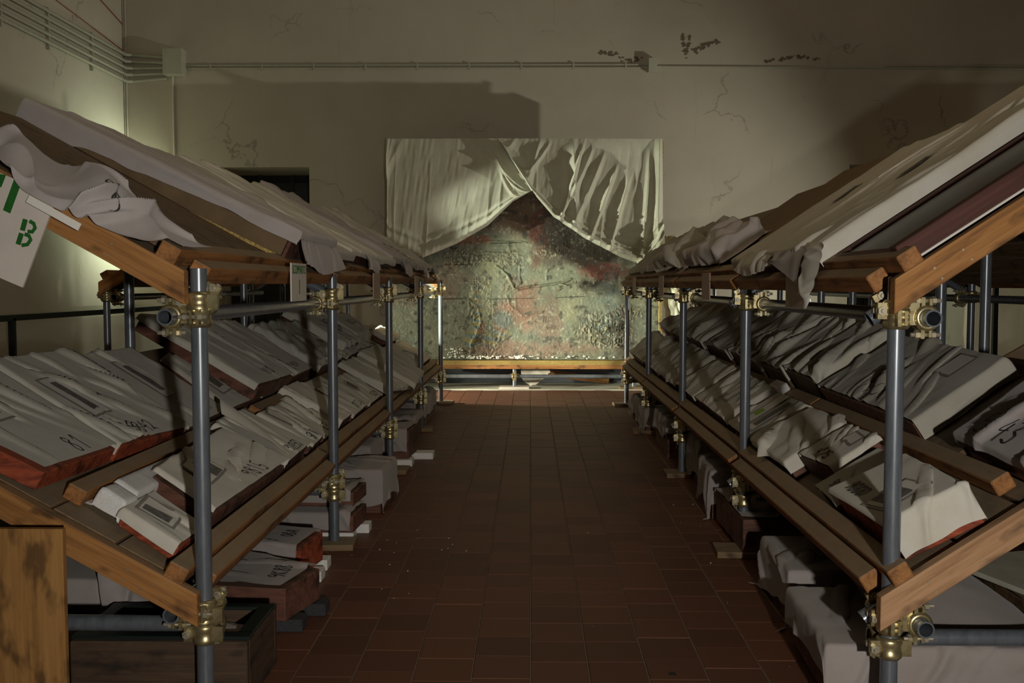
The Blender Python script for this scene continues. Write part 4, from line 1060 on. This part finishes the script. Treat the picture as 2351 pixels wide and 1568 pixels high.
# deep open tray frame under the first bay (left)
M['paint_flake'] = m_flat('lifted_paint', (.34, .31, .2), .7, var=.3)
tr_ = thing('tray_frame', 'deep brown open tray frame at the foot of the first left pole', 'tray', (-1.14, 3.15, 0))
for (c, L, W, ax) in (((-1.145, 3.0, .10), .55, .03, 0), ((-1.145, 3.33, .10), .55, .03, 0), ((-.885, 3.165, .10), .30, .03, 1), ((-1.405, 3.165, .10), .30, .03, 1)):
    A_ = ((1, 0, 0), (0, 1, 0), (0, 0, 1)) if ax == 0 else ((0, 1, 0), (-1, 0, 0), (0, 0, 1))
    box('tray_side', L, W, .20, c, M['tray'], tr_, A_, .004)
box('tray_bottom', .5, .3, .02, (-1.145, 3.165, .02), M['old'], tr_)
for (c, L, W, ax) in (((-1.145, 3.03, .205), .56, .05, 0), ((-1.145, 3.31, .205), .56, .04, 0), ((-.893, 3.17, .205), .25, .05, 1), ((-1.397, 3.17, .205), .25, .05, 1)):
    A_ = ((1, 0, 0), (0, 1, 0), (0, 0, 1)) if ax == 0 else ((0, 1, 0), (-1, 0, 0), (0, 0, 1))
    box('black_rim', L, W, .012, c, M['iron'], tr_, A_, .003)
sheet('rumpled_paper', 'rumpled grey paper lying in the open tray frame', 'paper',
      [[(-1.36, 3.07, .15), (-1.36, 3.17, .18), (-1.36, 3.28, .15)], [(-1.15, 3.07, .17), (-1.15, 3.17, .19), (-1.15, 3.28, .17)], [(-.93, 3.07, .15), (-.93, 3.17, .18), (-.93, 3.28, .15)]], seed=81, amp=.012, nu=50, nv=30, mat=M['cloth_f'], f=9, ang=.1)
item('wrapped_painting', 'wrapped painting numbered 9K8B lying on a deep brown framed box on the floor at left', WP, GL,
     [(3.60, .90), (3.88, .825), (4.12, 1.24), (3.66, 1.30)], .185, base=.05, over=(-.03, .01, .02, -.01), seed=401, ang=1.2, amp=.009, res=.008, f=7,
     num='9K8B', npos=(.5, .25), nh=.07, nrot=.2, pmat=M['brownred'], mat=M['cloth_f'])
blocks([(3.68, .93), (3.86, .88), (3.86, 1.14)], GL, 0, .049, M['foamdark'], 'foam_block', ['black foam block under the near corner of the brown framed box', 'black foam block under the aisle side of the brown framed box', 'black foam block under the inner side of the brown framed box'])
item('wrapped_painting', 'wrapped painting with a dark red end on white foam behind the brown framed box', WP, GL,
     [(4.16, .97), (4.44, .93), (4.58, 1.32), (4.24, 1.34)], .19, base=.05, over=(-.025, .03, .02, .08), seed=404, ang=1.1, amp=.007, res=.009, f=8,
     num='OBA', npos=(.5, .3), nh=.06, pmat=M['redwood'], mat=M['cloth_f'])
blocks([(4.30, .99), (4.48, 1.0)], GL, 0, .049, M['foam'], 'foam_block', ['white foam block at the near end of the red-ended painting', 'white foam block at the far end of the red-ended painting'])
item('wrapped_painting', 'lower wrapped painting of the pair by the second left pole, on white foam', WP, GL,
     [(4.92, .88), (5.22, .86), (5.22, 1.5), (4.94, 1.5)], .15, base=.05, over=(-.02, .02, .02, .08), seed=407, ang=.3, amp=.008, res=.010, f=8, pmat=M['brownred'], mat=M['cloth_f'])
item('wrapped_painting', 'upper wrapped painting numbered OUS of the pair by the second left pole', WP, GL,
     [(5.04, .90), (5.34, .88), (5.34, 1.4), (5.06, 1.4)], .24, base=.155, over=(-.02, .02, .02, .06), seed=409, ang=.3, amp=.008, res=.010, f=8,
     num='OUS', npos=(.6, .22), nh=.09, pmat=M['brownred'], mat=M['cloth_f'])
blocks([(4.98, .97), (5.16, .92)], GL, 0, .049, M['foam'], 'foam_block', ['white foam block under the near side of the pair by the second left pole', 'white foam block under the far side of the pair by the second left pole'])
item('wrapped_painting', 'rounded cloth-covered box on the floor past the second left pole', WP, GL,
     [(5.56, .84), (6.00, .82), (6.0, 1.3), (5.56, 1.3)], .25, base=0, over=(.19, .16, .04, .17), seed=411, ang=1.2, amp=.010, res=.011, f=6, mat=M['cloth_f'])
item('wrapped_painting', 'cloth-covered box in front of the third left pole on the floor', WP, GL,
     [(6.25, 1.02), (6.6, 1.0), (6.6, 1.4), (6.25, 1.4)], .27, base=0, over=(.2, .1, .04, .2), seed=413, ang=1.0, amp=.010, res=.014, f=6, mat=M['cloth_f'])
item('wrapped_painting', 'wrapped painting with a dark end on white foam past the third left pole', WP, GL,
     [(7.05, .86), (7.45, .84), (7.45, 1.4), (7.05, 1.4)], .26, base=.05, over=(-.02, .02, .03, .15), seed=415, ang=.6, amp=.010, res=.014, f=6, pmat=M['brownred'], mat=M['cloth_f'])
blocks([(7.08, .95), (7.38, .83), (7.42, .96)], GL, 0, .049, M['foam'], 'foam_block', ['white foam slab under the near side of the dark-ended painting', 'white foam slab at the aisle corner of the dark-ended painting', 'white foam slab under the far side of the dark-ended painting'], (.22, .14))
item('wrapped_painting', 'low wrapped painting by the fourth left pole on the floor', WP, GL,
     [(8.1, .95), (8.7, .95), (8.7, 1.4), (8.1, 1.4)], .20, base=0, over=(.05, .05, .03, .12), seed=417, ang=.6, amp=.014, res=.016, f=6, pmat=M['old'], mat=M['cloth_f'])
item('wrapped_painting', 'wrapped painting before the far left pole on the floor', WP, GL,
     [(9.2, .98), (10.2, .98), (10.2, 1.5), (9.2, 1.5)], .22, base=0, over=(.15, .05, .03, .15), seed=419, ang=.6, amp=.014, res=.02, f=6, pmat=M['old'], mat=M['cloth_f'])
# pile at the left behind the tray
item('timber_block', 'thick brown timber block under the cloth-covered pile at far left', 'timber', GL, [(3.42, 1.54), (3.62, 1.54), (3.62, 2.1), (3.42, 2.1)], .12, seed=1,
     over=(.001, .001, .001, .001), amp=.0001, res=.1, mat=M['brownred'], pmat=M['brownred'])
item('wrapped_painting', 'box-shaped cloth-covered thing on the timber block at far left', WP, GL,
     [(3.46, 1.54), (3.95, 1.52), (3.95, 2.2), (3.46, 2.2)], .25, base=.122, over=(.12, .05, .03, .11), seed=421, ang=.5, amp=.008, res=.009, f=6, mat=M['cloth_f'])
sheet('draped_cloth', 'lilac cloth hanging in folds over the pile behind the cross tube at left', 'cloth',
      [[(-1.56, 3.60, .40), (-1.51, 3.40, .36), (-1.50, 3.385, .24), (-1.47, 3.38, .12)], [(-1.42, 3.62, .41), (-1.40, 3.40, .37), (-1.385, 3.39, .25), (-1.36, 3.385, .11)],
       [(-1.30, 3.70, .40), (-1.27, 3.46, .34), (-1.26, 3.42, .22), (-1.25, 3.41, .13)]], seed=83, amp=.03, nu=60, nv=46, mat=M['cloth_f'], f=6, ang=1.5)
item('wrapped_painting', 'wrapped painting on top of the pile under the left lower shelf', WP, GL,
     [(3.75, 1.30), (4.3, 1.28), (4.3, 2.2), (3.75, 2.2)], .40, base=.262, over=(.08, .05, .03, .10), seed=423, ang=.4, amp=.014, res=.011, f=5, mat=M['cloth_f'])
item('wrapped_painting', 'dark-edged wrapped painting in the shade behind the pile at left', WP, GL,
     [(4.45, 1.3), (5.1, 1.3), (5.1, 2.0), (4.45, 2.0)], .42, base=0, over=(.2, .1, .03, .2), seed=425, ang=.4, amp=.014, res=.016, f=5, mat=M['cloth_f'])
sheet('fallen_cloth', 'small cloth tip lying on the floor left of the open tray frame', 'cloth',
      [[(-1.70, 3.02, .005), (-1.70, 3.15, .06), (-1.70, 3.3, .1)], [(-1.55, 3.0, .005), (-1.55, 3.12, .08), (-1.55, 3.3, .12)], [(-1.45, 2.99, .004), (-1.44, 3.1, .04), (-1.44, 3.3, .08)]], seed=85, amp=.01, nu=26, nv=24, mat=M['cloth_f'], f=7, ang=.4)
# right side
item('wrapped_painting', 'large cloth-covered frame at the foot of the first right pole, bottom right', WP, GR,
     [(2.98, .90), (3.55, .93), (3.5, 1.55), (2.92, 1.55)], .21, base=.03, over=(.12, .10, .05, .20), seed=431, ang=.5, amp=.014, res=.009, f=4.5, mat=M['cloth_f'], pmat=M['brownred'], slump=.03)
item('wrapped_painting', 'long cloth-covered panel on the floor in front of the right cross tube', WP, GR,
     [(2.60, 1.12), (2.80, 1.12), (2.80, 2.2), (2.60, 2.2)], .14, base=0, over=(.12, .05, .03, .13), seed=433, ang=.1, amp=.006, res=.012, f=4, mat=M['cloth_f'])
sheet('draped_cloth', 'smooth lilac cloth sloping back under the right lower shelf', 'cloth',
      [[(1.12, 3.05, .20), (1.12, 3.4, .27), (1.12, 3.7, .30)], [(1.35, 3.0, .22), (1.35, 3.4, .34), (1.35, 3.75, .38)], [(1.58, 3.0, .20), (1.56, 3.35, .27), (1.50, 3.7, .30)], [(1.72, 2.98, .10), (1.68, 3.3, .16), (1.60, 3.6, .2)]],
      seed=87, amp=.006, nu=50, nv=40, mat=M['cloth_f'], f=4, ang=.2)
o = box('foam_sheet', .62, .6, .02, (2.02, 3.75, .20), M['kerb'], None, ((.96, .28, 0), (-.28, .96, 0), (0, 0, 1)), .003); o['label'] = 'pale speckled foam sheet catching light under the right shelf'; o['category'] = 'foam sheet'
item('carton', 'dark carton under the pale speckled foam sheet on the right', 'carton', GR, [(3.5, 1.75), (4.1, 1.75), (4.1, 2.3), (3.5, 2.3)], .185, seed=1, over=(.001, .001, .001, .001), amp=.0001, res=.1, mat=M['old'], pmat=M['old'])
item('wrapped_painting', 'cloth-covered box with sharp folded corners between the first two right poles', WP, GR,
     [(3.72, .98), (4.24, 1.0), (4.24, 1.45), (3.72, 1.45)], .215, base=0, over=(.20, .12, .04, .18), seed=435, ang=.5, amp=.012, res=.008, f=5.5, mat=M['cloth_f'], num='72', npos=(.4, .35), nh=.1)
item('wrapped_painting', 'brown framed painting with a ragged cloth end near the second right pole', WP, GR,
     [(4.66, 1.0), (5.35, 1.0), (5.35, 1.55), (4.66, 1.55)], .20, base=.03, over=(.0, .03, .03, .0), seed=437, ang=.5, amp=.010, res=.011, f=6, mat=M['cloth_f'], pmat=M['brownred'])
item('wrapped_painting', 'cloth-covered box past the second right pole on the floor', WP, GR,
     [(5.46, 1.0), (5.95, 1.02), (5.95, 1.45), (5.46, 1.45)], .27, base=0, over=(.22, .12, .04, .17), seed=439, ang=1.2, amp=.012, res=.011, f=5.5, mat=M['cloth_f'])
item('wrapped_painting', 'tall cloth-covered box before the third right pole on the floor', WP, GR,
     [(6.3, 1.08), (6.9, 1.08), (6.9, 1.5), (6.3, 1.5)], .30, base=0, over=(.24, .12, .04, .2), seed=441, ang=1.2, amp=.012, res=.014, f=5.5, mat=M['cloth_f'])
item('wrapped_painting', 'ragged cloth-covered bundle past the third right pole on the floor', WP, GR,
     [(7.4, 1.02), (8.1, 1.02), (8.1, 1.5), (7.4, 1.5)], .28, base=0, over=(.12, .12, .04, .1), seed=443, ang=.9, amp=.022, res=.014, f=5.5, mat=M['cloth_f'], pmat=M['brownred'])
item('wrapped_painting', 'crumpled cloth-covered bundle between the fourth and far right poles', WP, GR,
     [(8.6, 1.0), (9.7, 1.0), (9.7, 1.5), (8.6, 1.5)], .22, base=0, over=(.2, .12, .04, .17), seed=445, ang=.9, amp=.026, res=.016, f=5.5, mat=M['cloth_f'])
# plywood board at bottom left
o = box('plywood_board', .62, .42, .022, (-1.395-.115, 2.72, .310), M['ply'], None, ((0, 0, 1), (1, 0, 0), (0, 1, 0)), .0015)
o['label'] = 'upright honey-coloured plywood board cut off by the bottom left corner'; o['category'] = 'board'
# small litter on the floor
for i, (x, y, r, lab) in enumerate(((.475, 3.26, .012, 'small black spot-like disc on the tiles near the right front'),)):
    o = pipe('black_disc', (x, y, -.0), (x, y, .004), M['iron'], None, r, n=12); o['label'] = lab; o['category'] = 'disc'
V = []; F_ = []; k = 0; rr = random.Random(9)
for i in range(36):
    x, y = rr.choice([(-.62, 4.7), (-.5, 4.6), (.8, 6.0), (.75, 5.2), (.5, 4.0)]); x += rr.gauss(0, .18); y += rr.gauss(0, .3); r = rr.uniform(.001, .003)
    v, f = boxdata((x, y, r*.5+.0), (r*2, r*1.4, r)); V.append(v); F_ += [tuple(q+k for q in p) for p in f]; k += 8
o = meshobj('plaster_crumb', np.concatenate(V), F_, M['plaster_bits'], None, False, 'stuff'); o['label'] = 'scattered white crumbs on the floor tiles'; o['category'] = 'debris'

# ================================================================== THE LARGE VEILED PAINTING
YP = 12.40
big = thing('large_painting', 'large flaking painting standing against the back wall, half veiled by cloth', 'painting', (-.08, YP, .3))
x0, x1, z0, z1 = -1.76, 1.60, .36, 3.05
nx, nz = 420, 330
X = np.linspace(x0, x1, nx)[:, None]+np.zeros((1, nz)); Z = np.linspace(z0, z1, nz)[None]+np.zeros((nx, 1))
rel = .004*fbm(X*6, Z*6, 3, 5)+.0018*vn(X*60, Z*60, 9)
def blobm(cx, cz, rx, rz, sd=0, k=2.5): return np.clip(1.2-(((X-cx)/rx)**2+((Z-cz)/rz)**2)-.7*fbm(X*k, Z*k, sd, 4), 0, 1)
cr_ = np.zeros_like(X)
for (cx, cz, rx, rz, sd) in ((-.62, 1.05, .16, .34, 1), (-.50, .62, .25, .2, 2), (.95, .72, .32, .26, 3), (1.35, 1.5, .12, .2, 4), (-.7, 1.62, .3, .12, 5), (-.28, 1.05, .12, .28, 6), (1.25, .95, .2, .1, 7), (.35, 1.7, .3, .1, 8), (-.25, 1.6, .15, .12, 9)):
    m = blobm(cx, cz, rx, rz, sd)
    cr_ += m*(1-np.abs(vn(X*38, Z*38+2*vn(X*9, Z*9, 5), sd)))**4
rel = rel+.022*np.clip(cr_, 0, 1.2)
# raised seams
def seam(pts, w, h):
    global rel
    pts = np.array(pts); d = np.full(X.shape, 9.)
    for a, b in zip(pts[:-1], pts[1:]):
        ab = b-a; t = np.clip(((X-a[0])*ab[0]+(Z-a[1])*ab[1])/(ab@ab), 0, 1); d = np.minimum(d, np.hypot(X-a[0]-t*ab[0]+.01*vn(Z*12, X*12, 4), Z-a[1]-t*ab[1]+.012*vn(X*12, Z*12, 5)))
    rel = rel+h*np.exp(-(d/w)**2)
W_ = lambda x, y: ((x-1217.5)*YP/FPX, 1.3-(y-652)*YP/FPX)
seam([W_(1140, 612), W_(1165, 630), W_(1180, 660), W_(1190, 665)], .010, .05)
seam([W_(1192, 610), W_(1195, 650), W_(1185, 662)], .008, .03)
seam([W_(1190, 665), W_(1240, 655), W_(1290, 648), W_(1310, 640)], .012, .035)
seam([W_(1095, 705), W_(1105, 740), W_(1082, 790), W_(1078, 810)], .010, .03)
seam([W_(1255, 640), W_(1257, 620), W_(1270, 610)], .008, .03)
seam([W_(1165, 680), W_(1170, 700), W_(1200, 725), W_(1245, 715)], .010, .018)
for (xa, xb, y) in ((1110, 1150, 588), (1115, 1180, 580), (1020, 1065, 609), (1085, 1140, 600), (1100, 1210, 556)): seam([W_(xa, y), W_(xb, y+1)], .006, .03)
base = np.stack([.215+.0*X, .22+.0*X, .150+.0*X], -1)
def tint(m, c, k=1.0):
    global base
    m = np.clip(m*k, 0, 1)[..., None]; base = base*(1-m)+np.array(c)*m
tint(.5+.6*fbm(X*1.6, Z*1.6, 31, 5), (.15, .175, .14), .9)
tint(fbm(X*2.3, Z*2.3, 41, 5)-.1, (.29, .29, .19), 1.1)
tint(fbm(X*1.9, Z*2.4, 47, 5)-.25, (.26, .155, .105), 1.3)
for (cx, cz, rx, rz, sd, c) in ((-.05, 1.05, .25, .35, 11, (.30, .155, .11)), (-.35, .95, .14, .25, 12, (.30, .14, .10)), (.15, 2.0, .22, .45, 13, (.20, .05, .035)), (-.25, 2.2, .3, .35, 14, (.22, .13, .08)),
                                (.65, 1.7, .5, .3, 15, (.10, .07, .05)), (.45, 2.1, .35, .5, 16, (.075, .06, .045)), (.95, 1.45, .3, .12, 17, (.26, .07, .05)), (-.75, 1.85, .35, .06, 18, (.33, .12, .07)), (-1.1, 1.35, .4, .22, 19, (.25, .16, .11)),
                                (-.62, .75, .05, .12, 20, (.33, .10, .07)), (.25, .85, .2, .3, 21, (.24, .17, .13)), (.9, 1.0, .25, .4, 22, (.16, .21, .19)), (.35, 1.35, .35, .22, 23, (.27, .28, .20)), (-.5, 1.5, .25, .3, 24, (.27, .27, .16)), (-.35, .85, .12, .1, 25, (.14, .17, .16)), (1.2, .6, .4, .2, 26, (.22, .23, .18)), (.15, .5, .9, .12, 27, (.26, .16, .12))):
    tint(blobm(cx, cz, rx, rz, sd, 4)*.9, c)
# striped blue and ochre cloth painted at lower left
mst = np.maximum(blobm(-.55, .62, .30, .13, 51, 5), blobm(-.66, .95, .07, .30, 52, 6)); st = np.sin((Z*60+X*18)+3*vn(X*5, Z*5, 3))
tint(mst*(st > 0), (.13, .20, .21)); tint(mst*(st <= 0), (.33, .27, .09))
tint((fbm(X*16, Z*16, 61, 5)-.35)*1.6, (.07, .065, .05)); tint((fbm(X*30, Z*30, 67, 4)-.55)*1.5, (.40, .39, .29)); tint(.5*np.clip(cr_, 0, 1), (.36, .29, .18))
Vp = np.stack([X, YP-rel, Z], -1).reshape(-1, 3)
meshobj('painted_surface', Vp, gridfaces(nx, nz), M['paint'], big, True, colors=base.reshape(-1, 3))
box('backing_panel', x1-x0, .10, z1-z0, ((x0+x1)/2, YP+.075, (z0+z1)/2), M['old'], big)
box('gilded_side', .04, .12, z1-z0, (x1+.015, YP+.05, (z0+z1)/2), M['gilt'], big)
v, f = boxdata((-.08, YP-.01, .325), (3.40, .16, .055)); meshobj('straw_edge', v, f, M['gilt'], big, False)
box('bottom_rail', 3.42, .18, .05, (-.08, YP-.0, .272), M['wood'], big)
for (px, py, L) in ((1162, 559, .38), (1245, 556, .0), (1175, 686, .55), (1310, 682, .36), (1030, 687, .35)):
    if L:
        p = W_(px, py); pipe('wire_rod', (p[0]-L/2, YP-.02, p[1]-.004), (p[0]+L/2, YP-.02, p[1]+.006), M['iron'], big, .003, n=6)
# curled flakes
rr = random.Random(21)
for i in range(30):
    if i < 20:
        px, py = rr.choice([(1190, 665), (1270, 655), (1300, 650), (1150, 615), (1345, 660), (1430, 660), (1250, 735), (1430, 715), (1400, 725), (1350, 640), (1085, 790), (1115, 700)]); px += rr.gauss(0, 10); py += rr.gauss(0, 8)
    else: px, py = rr.uniform(1310, 1420), rr.uniform(745, 800)
    cx, cz = W_(px, py); a = rr.uniform(-.5, .5)+rr.choice([0, 1.57]); L = rr.uniform(.015, .05); w = rr.uniform(.005, .012); ca, sa = math.cos(a), math.sin(a)
    P = []
    for t in np.linspace(-1, 1, 6):
        for q, yy in ((-1, 0), (0, .012), (1, .028)):
            u_ = t*L; v_ = q*w*(1-.4*t*t)
            P.append((cx+u_*ca-v_*sa, YP-.018-yy-.004*t, cz+u_*sa+v_*ca))
    meshobj('curled_flake', P, gridfaces(6, 3), M['paint_flake'], big)
# white torn facing tissue along the bottom
V = []; F_ = []; k = 0
for i in range(150):
    px = rr.choice([rr.gauss(1045, 12), rr.uniform(1020, 1420), rr.uniform(1060, 1150), rr.gauss(1190, 6)]); h = rr.uniform(.0, .03) if abs(px-1045) > 25 else rr.uniform(0, .13)
    x, z = (px-1217.5)*YP/FPX, .37+h; s = rr.uniform(.006, .022)
    V += [(x-s, YP-.03, z), (x+s*.4, YP-.045, z+rr.uniform(-.01, .01)), (x+s, YP-.03, z+s*rr.uniform(.3, 1)), (x-s*.3, YP-.04, z+s)]; F_.append((k, k+1, k+2, k+3)); k += 4
meshobj('torn_tissue', V, F_, M['plaster_bits'], big, False, 'stuff')
# two veiling cloths
def curtain(name, label, top, bot, seed, nu, nv, amp, folds, ystand=.05, extra=None):
    t = np.linspace(0, 1, nu); s = np.linspace(0, 1, nv)
    def pl(P):
        P = np.array(P, float); L = np.r_[0, np.cumsum(np.hypot(*np.diff(P[:, 1:], axis=0).T))]; L /= L[-1]
        q = P[:, 0]; return np.stack([np.interp(t, q, P[:, 1]), np.interp(t, q, P[:, 2])], -1)
    T = pl(top); B = pl(bot)
    G = T[:, None]*(1-s)[None, :, None]+B[:, None]*s[None, :, None]
    tt = t[:, None]+0*s[None]; ss = s[None]+0*t[:, None]
    fold = sum(a*np.clip(1-np.abs(((tt+dr*ss-c)/w)), 0, 1)**1.3*np.clip(ss*4+.25, 0, 1)*(1-np.clip((e0-ss)*4, 0, 1)) for (c, w, a, dr, e0) in folds)
    n = fold+amp*(1-np.abs(vn(tt*16+.6*ss, ss*1.4, seed)))**3*(.3+.7*ss)+.25*amp*vn(tt*50+ss*5, ss*6, seed+3)
    if extra: n = n+extra(tt, ss)
    Xc = (G[..., 0]-1217.5)*(YP-.06)/FPX; Zc = 1.3-(G[..., 1]-652)*(YP-.06)/FPX
    Vv = np.stack([Xc, YP-ystand-n, Zc], -1)
    o = meshobj(name, Vv.reshape(-1, 3), gridfaces(nu, nv), M['curtain']); o['label'] = label; o['category'] = 'cloth'
    return o
def sw1(tt, ss):  # bunched hem of the left cloth
    return .10*np.exp(-((ss-.96)/.05)**2)*(.35+tt)+.03*np.exp(-((ss-.86)/.03)**2)
curtain('veil_cloth', 'linen cloth veiling the upper left of the large painting, hem sweeping down to the left',
        [(0, 890, 321), (.06, 900, 322), (.8, 1146, 322), (1, 1222, 440)],
        [(0, 890, 540), (.02, 890, 552), (.30, 972, 592), (.55, 1050, 560), (.75, 1120, 520), (.9, 1178, 465), (1, 1223, 441)],
        3, 260, 120, .012, [(.02, .03, .05, .12, 0), (.07, .04, .03, .25, 0), (.14, .05, .025, .4, 0), (.7, .02, .03, -.35, 0), (.66, .025, .025, -.5, 0), (.6, .02, .02, -.65, 0), (.74, .02, .02, -.2, 0)], .07, sw1)
def sw2(tt, ss):
    z = .16*np.exp(-((ss-.965)/.035)**2)*(1-.35*tt)+.06*np.exp(-((ss-.90)/.022)**2)*(tt > .0)
    z = z+np.clip((tt-.45)*2, 0, 1)*.07*(1-np.abs(vn(tt*3+2, ss*26+tt*5, 8)))**2*np.clip((ss-.72)*6, 0, 1)
    return z
curtain('veil_cloth', 'linen cloth gathered across the upper right of the large painting in long folds',
        [(0, 1143, 322), (1, 1516, 324)],
        [(0, 1150, 332), (.18, 1220, 442), (.35, 1270, 500), (.55, 1340, 548), (.78, 1420, 590), (.93, 1478, 612), (.97, 1500, 585), (1, 1519, 545)],
        5, 300, 150, .016, [(.10, .03, .03, .1, .0), (.26, .035, .06, .12, .1), (.33, .02, .05, .25, .2), (.46, .05, .07, -.04, .1), (.53, .02, .06, .14, .15), (.60, .025, .05, .22, .2), (.68, .03, .05, .22, .3), (.78, .02, .06, .2, .45), (.86, .02, .05, .15, .5), (.98, .03, .08, .0, 0), (.93, .02, .05, .02, .3)], .08, sw2)
# thin tube the cloths are tucked over
# ledge supports of the painting: trestle tubes
sup = thing('scaffold_trestle', 'low tube trestle carrying the large painting above the floor', 'trestle', (-.2, 12.35, 0))
pipe('cross_tube', (-2.0, 12.22, .165), (1.9, 12.22, .165), None, sup, .0242, n=14)
for x in (-1.75, -.195, 1.28):
    pipe('upright_pole', (x, 12.29, .035), (x, 12.29, .245), None, sup, .0242, n=14)
    box('base_plate', .36, .2, .022, (x, 12.27, .024), M['board'] if x == -.195 else M['deck'], sup)
    coupler(sup, (x, 12.29, .165), -math.pi/2+math.pi, 'flat', True)
# things leaning under the painting
o = box('leaning_cover', 3.0, .03, .26, (-.2, 12.95, .145), M['bluecloth'], None); o['label'] = 'blue grey covered panel in the gap under the large painting'; o['category'] = 'panel'
o = box('plank', .80, .04, .085, (.62, 12.85, .10), M['wood'], None, ((.99, 0, -.12), (0, 1, 0), (.12, 0, .99))); o['label'] = 'tilted plank lying in the gap under the large painting'; o['category'] = 'plank'
sheet('plastic_sheet', 'crumpled grey sheet poking out under the large painting beside the middle support', 'sheet',
      [[(-.12, 12.6, .24), (-.10, 12.55, .1), (.0, 12.5, .02)], [(.05, 12.6, .24), (.1, 12.55, .12), (.12, 12.5, .06)], [(.2, 12.6, .26), (.25, 12.55, .2), (.22, 12.5, .18)]], seed=91, amp=.02, nu=20, nv=20, mat=M['cloth_g'])
# cloth hanging to the right of the large painting
sheet('hanging_cloth', 'pale cloth hanging beside the right edge of the large painting', 'cloth',
      [[(1.68, 12.55, 1.9), (1.67, 12.5, 1.4), (1.68, 12.5, .9), (1.72, 12.5, .02)], [(1.85, 12.5, 1.9), (1.82, 12.42, 1.4), (1.84, 12.4, .95), (1.8, 12.4, .02)], [(2.05, 12.55, 1.9), (2.02, 12.5, 1.4), (1.98, 12.5, .9), (1.95, 12.5, .02)]],
      seed=93, amp=.05, nu=50, nv=70, mat=M['curtain'], f=7, ang=1.5)
# pale leaning board at far right
o = box('leaning_board', 1.3, .03, .9, (5.25, 10.2, .30), M['cardboard'], None, ((.86, 0, .5), (0, 1, 0), (-.5, 0, .86)), .004); o['label'] = 'pale brown board leaning at the far right behind the racks'; o['category'] = 'board'
o = box('iron_post', 1.35, .045, .045, (4.42, 9.55, .675), M['iron'], None, ((0, 0, 1), (0, 1, 0), (-1, 0, 0))); o['label'] = 'dark iron post in front of the right back wall doorway'; o['category'] = 'post'
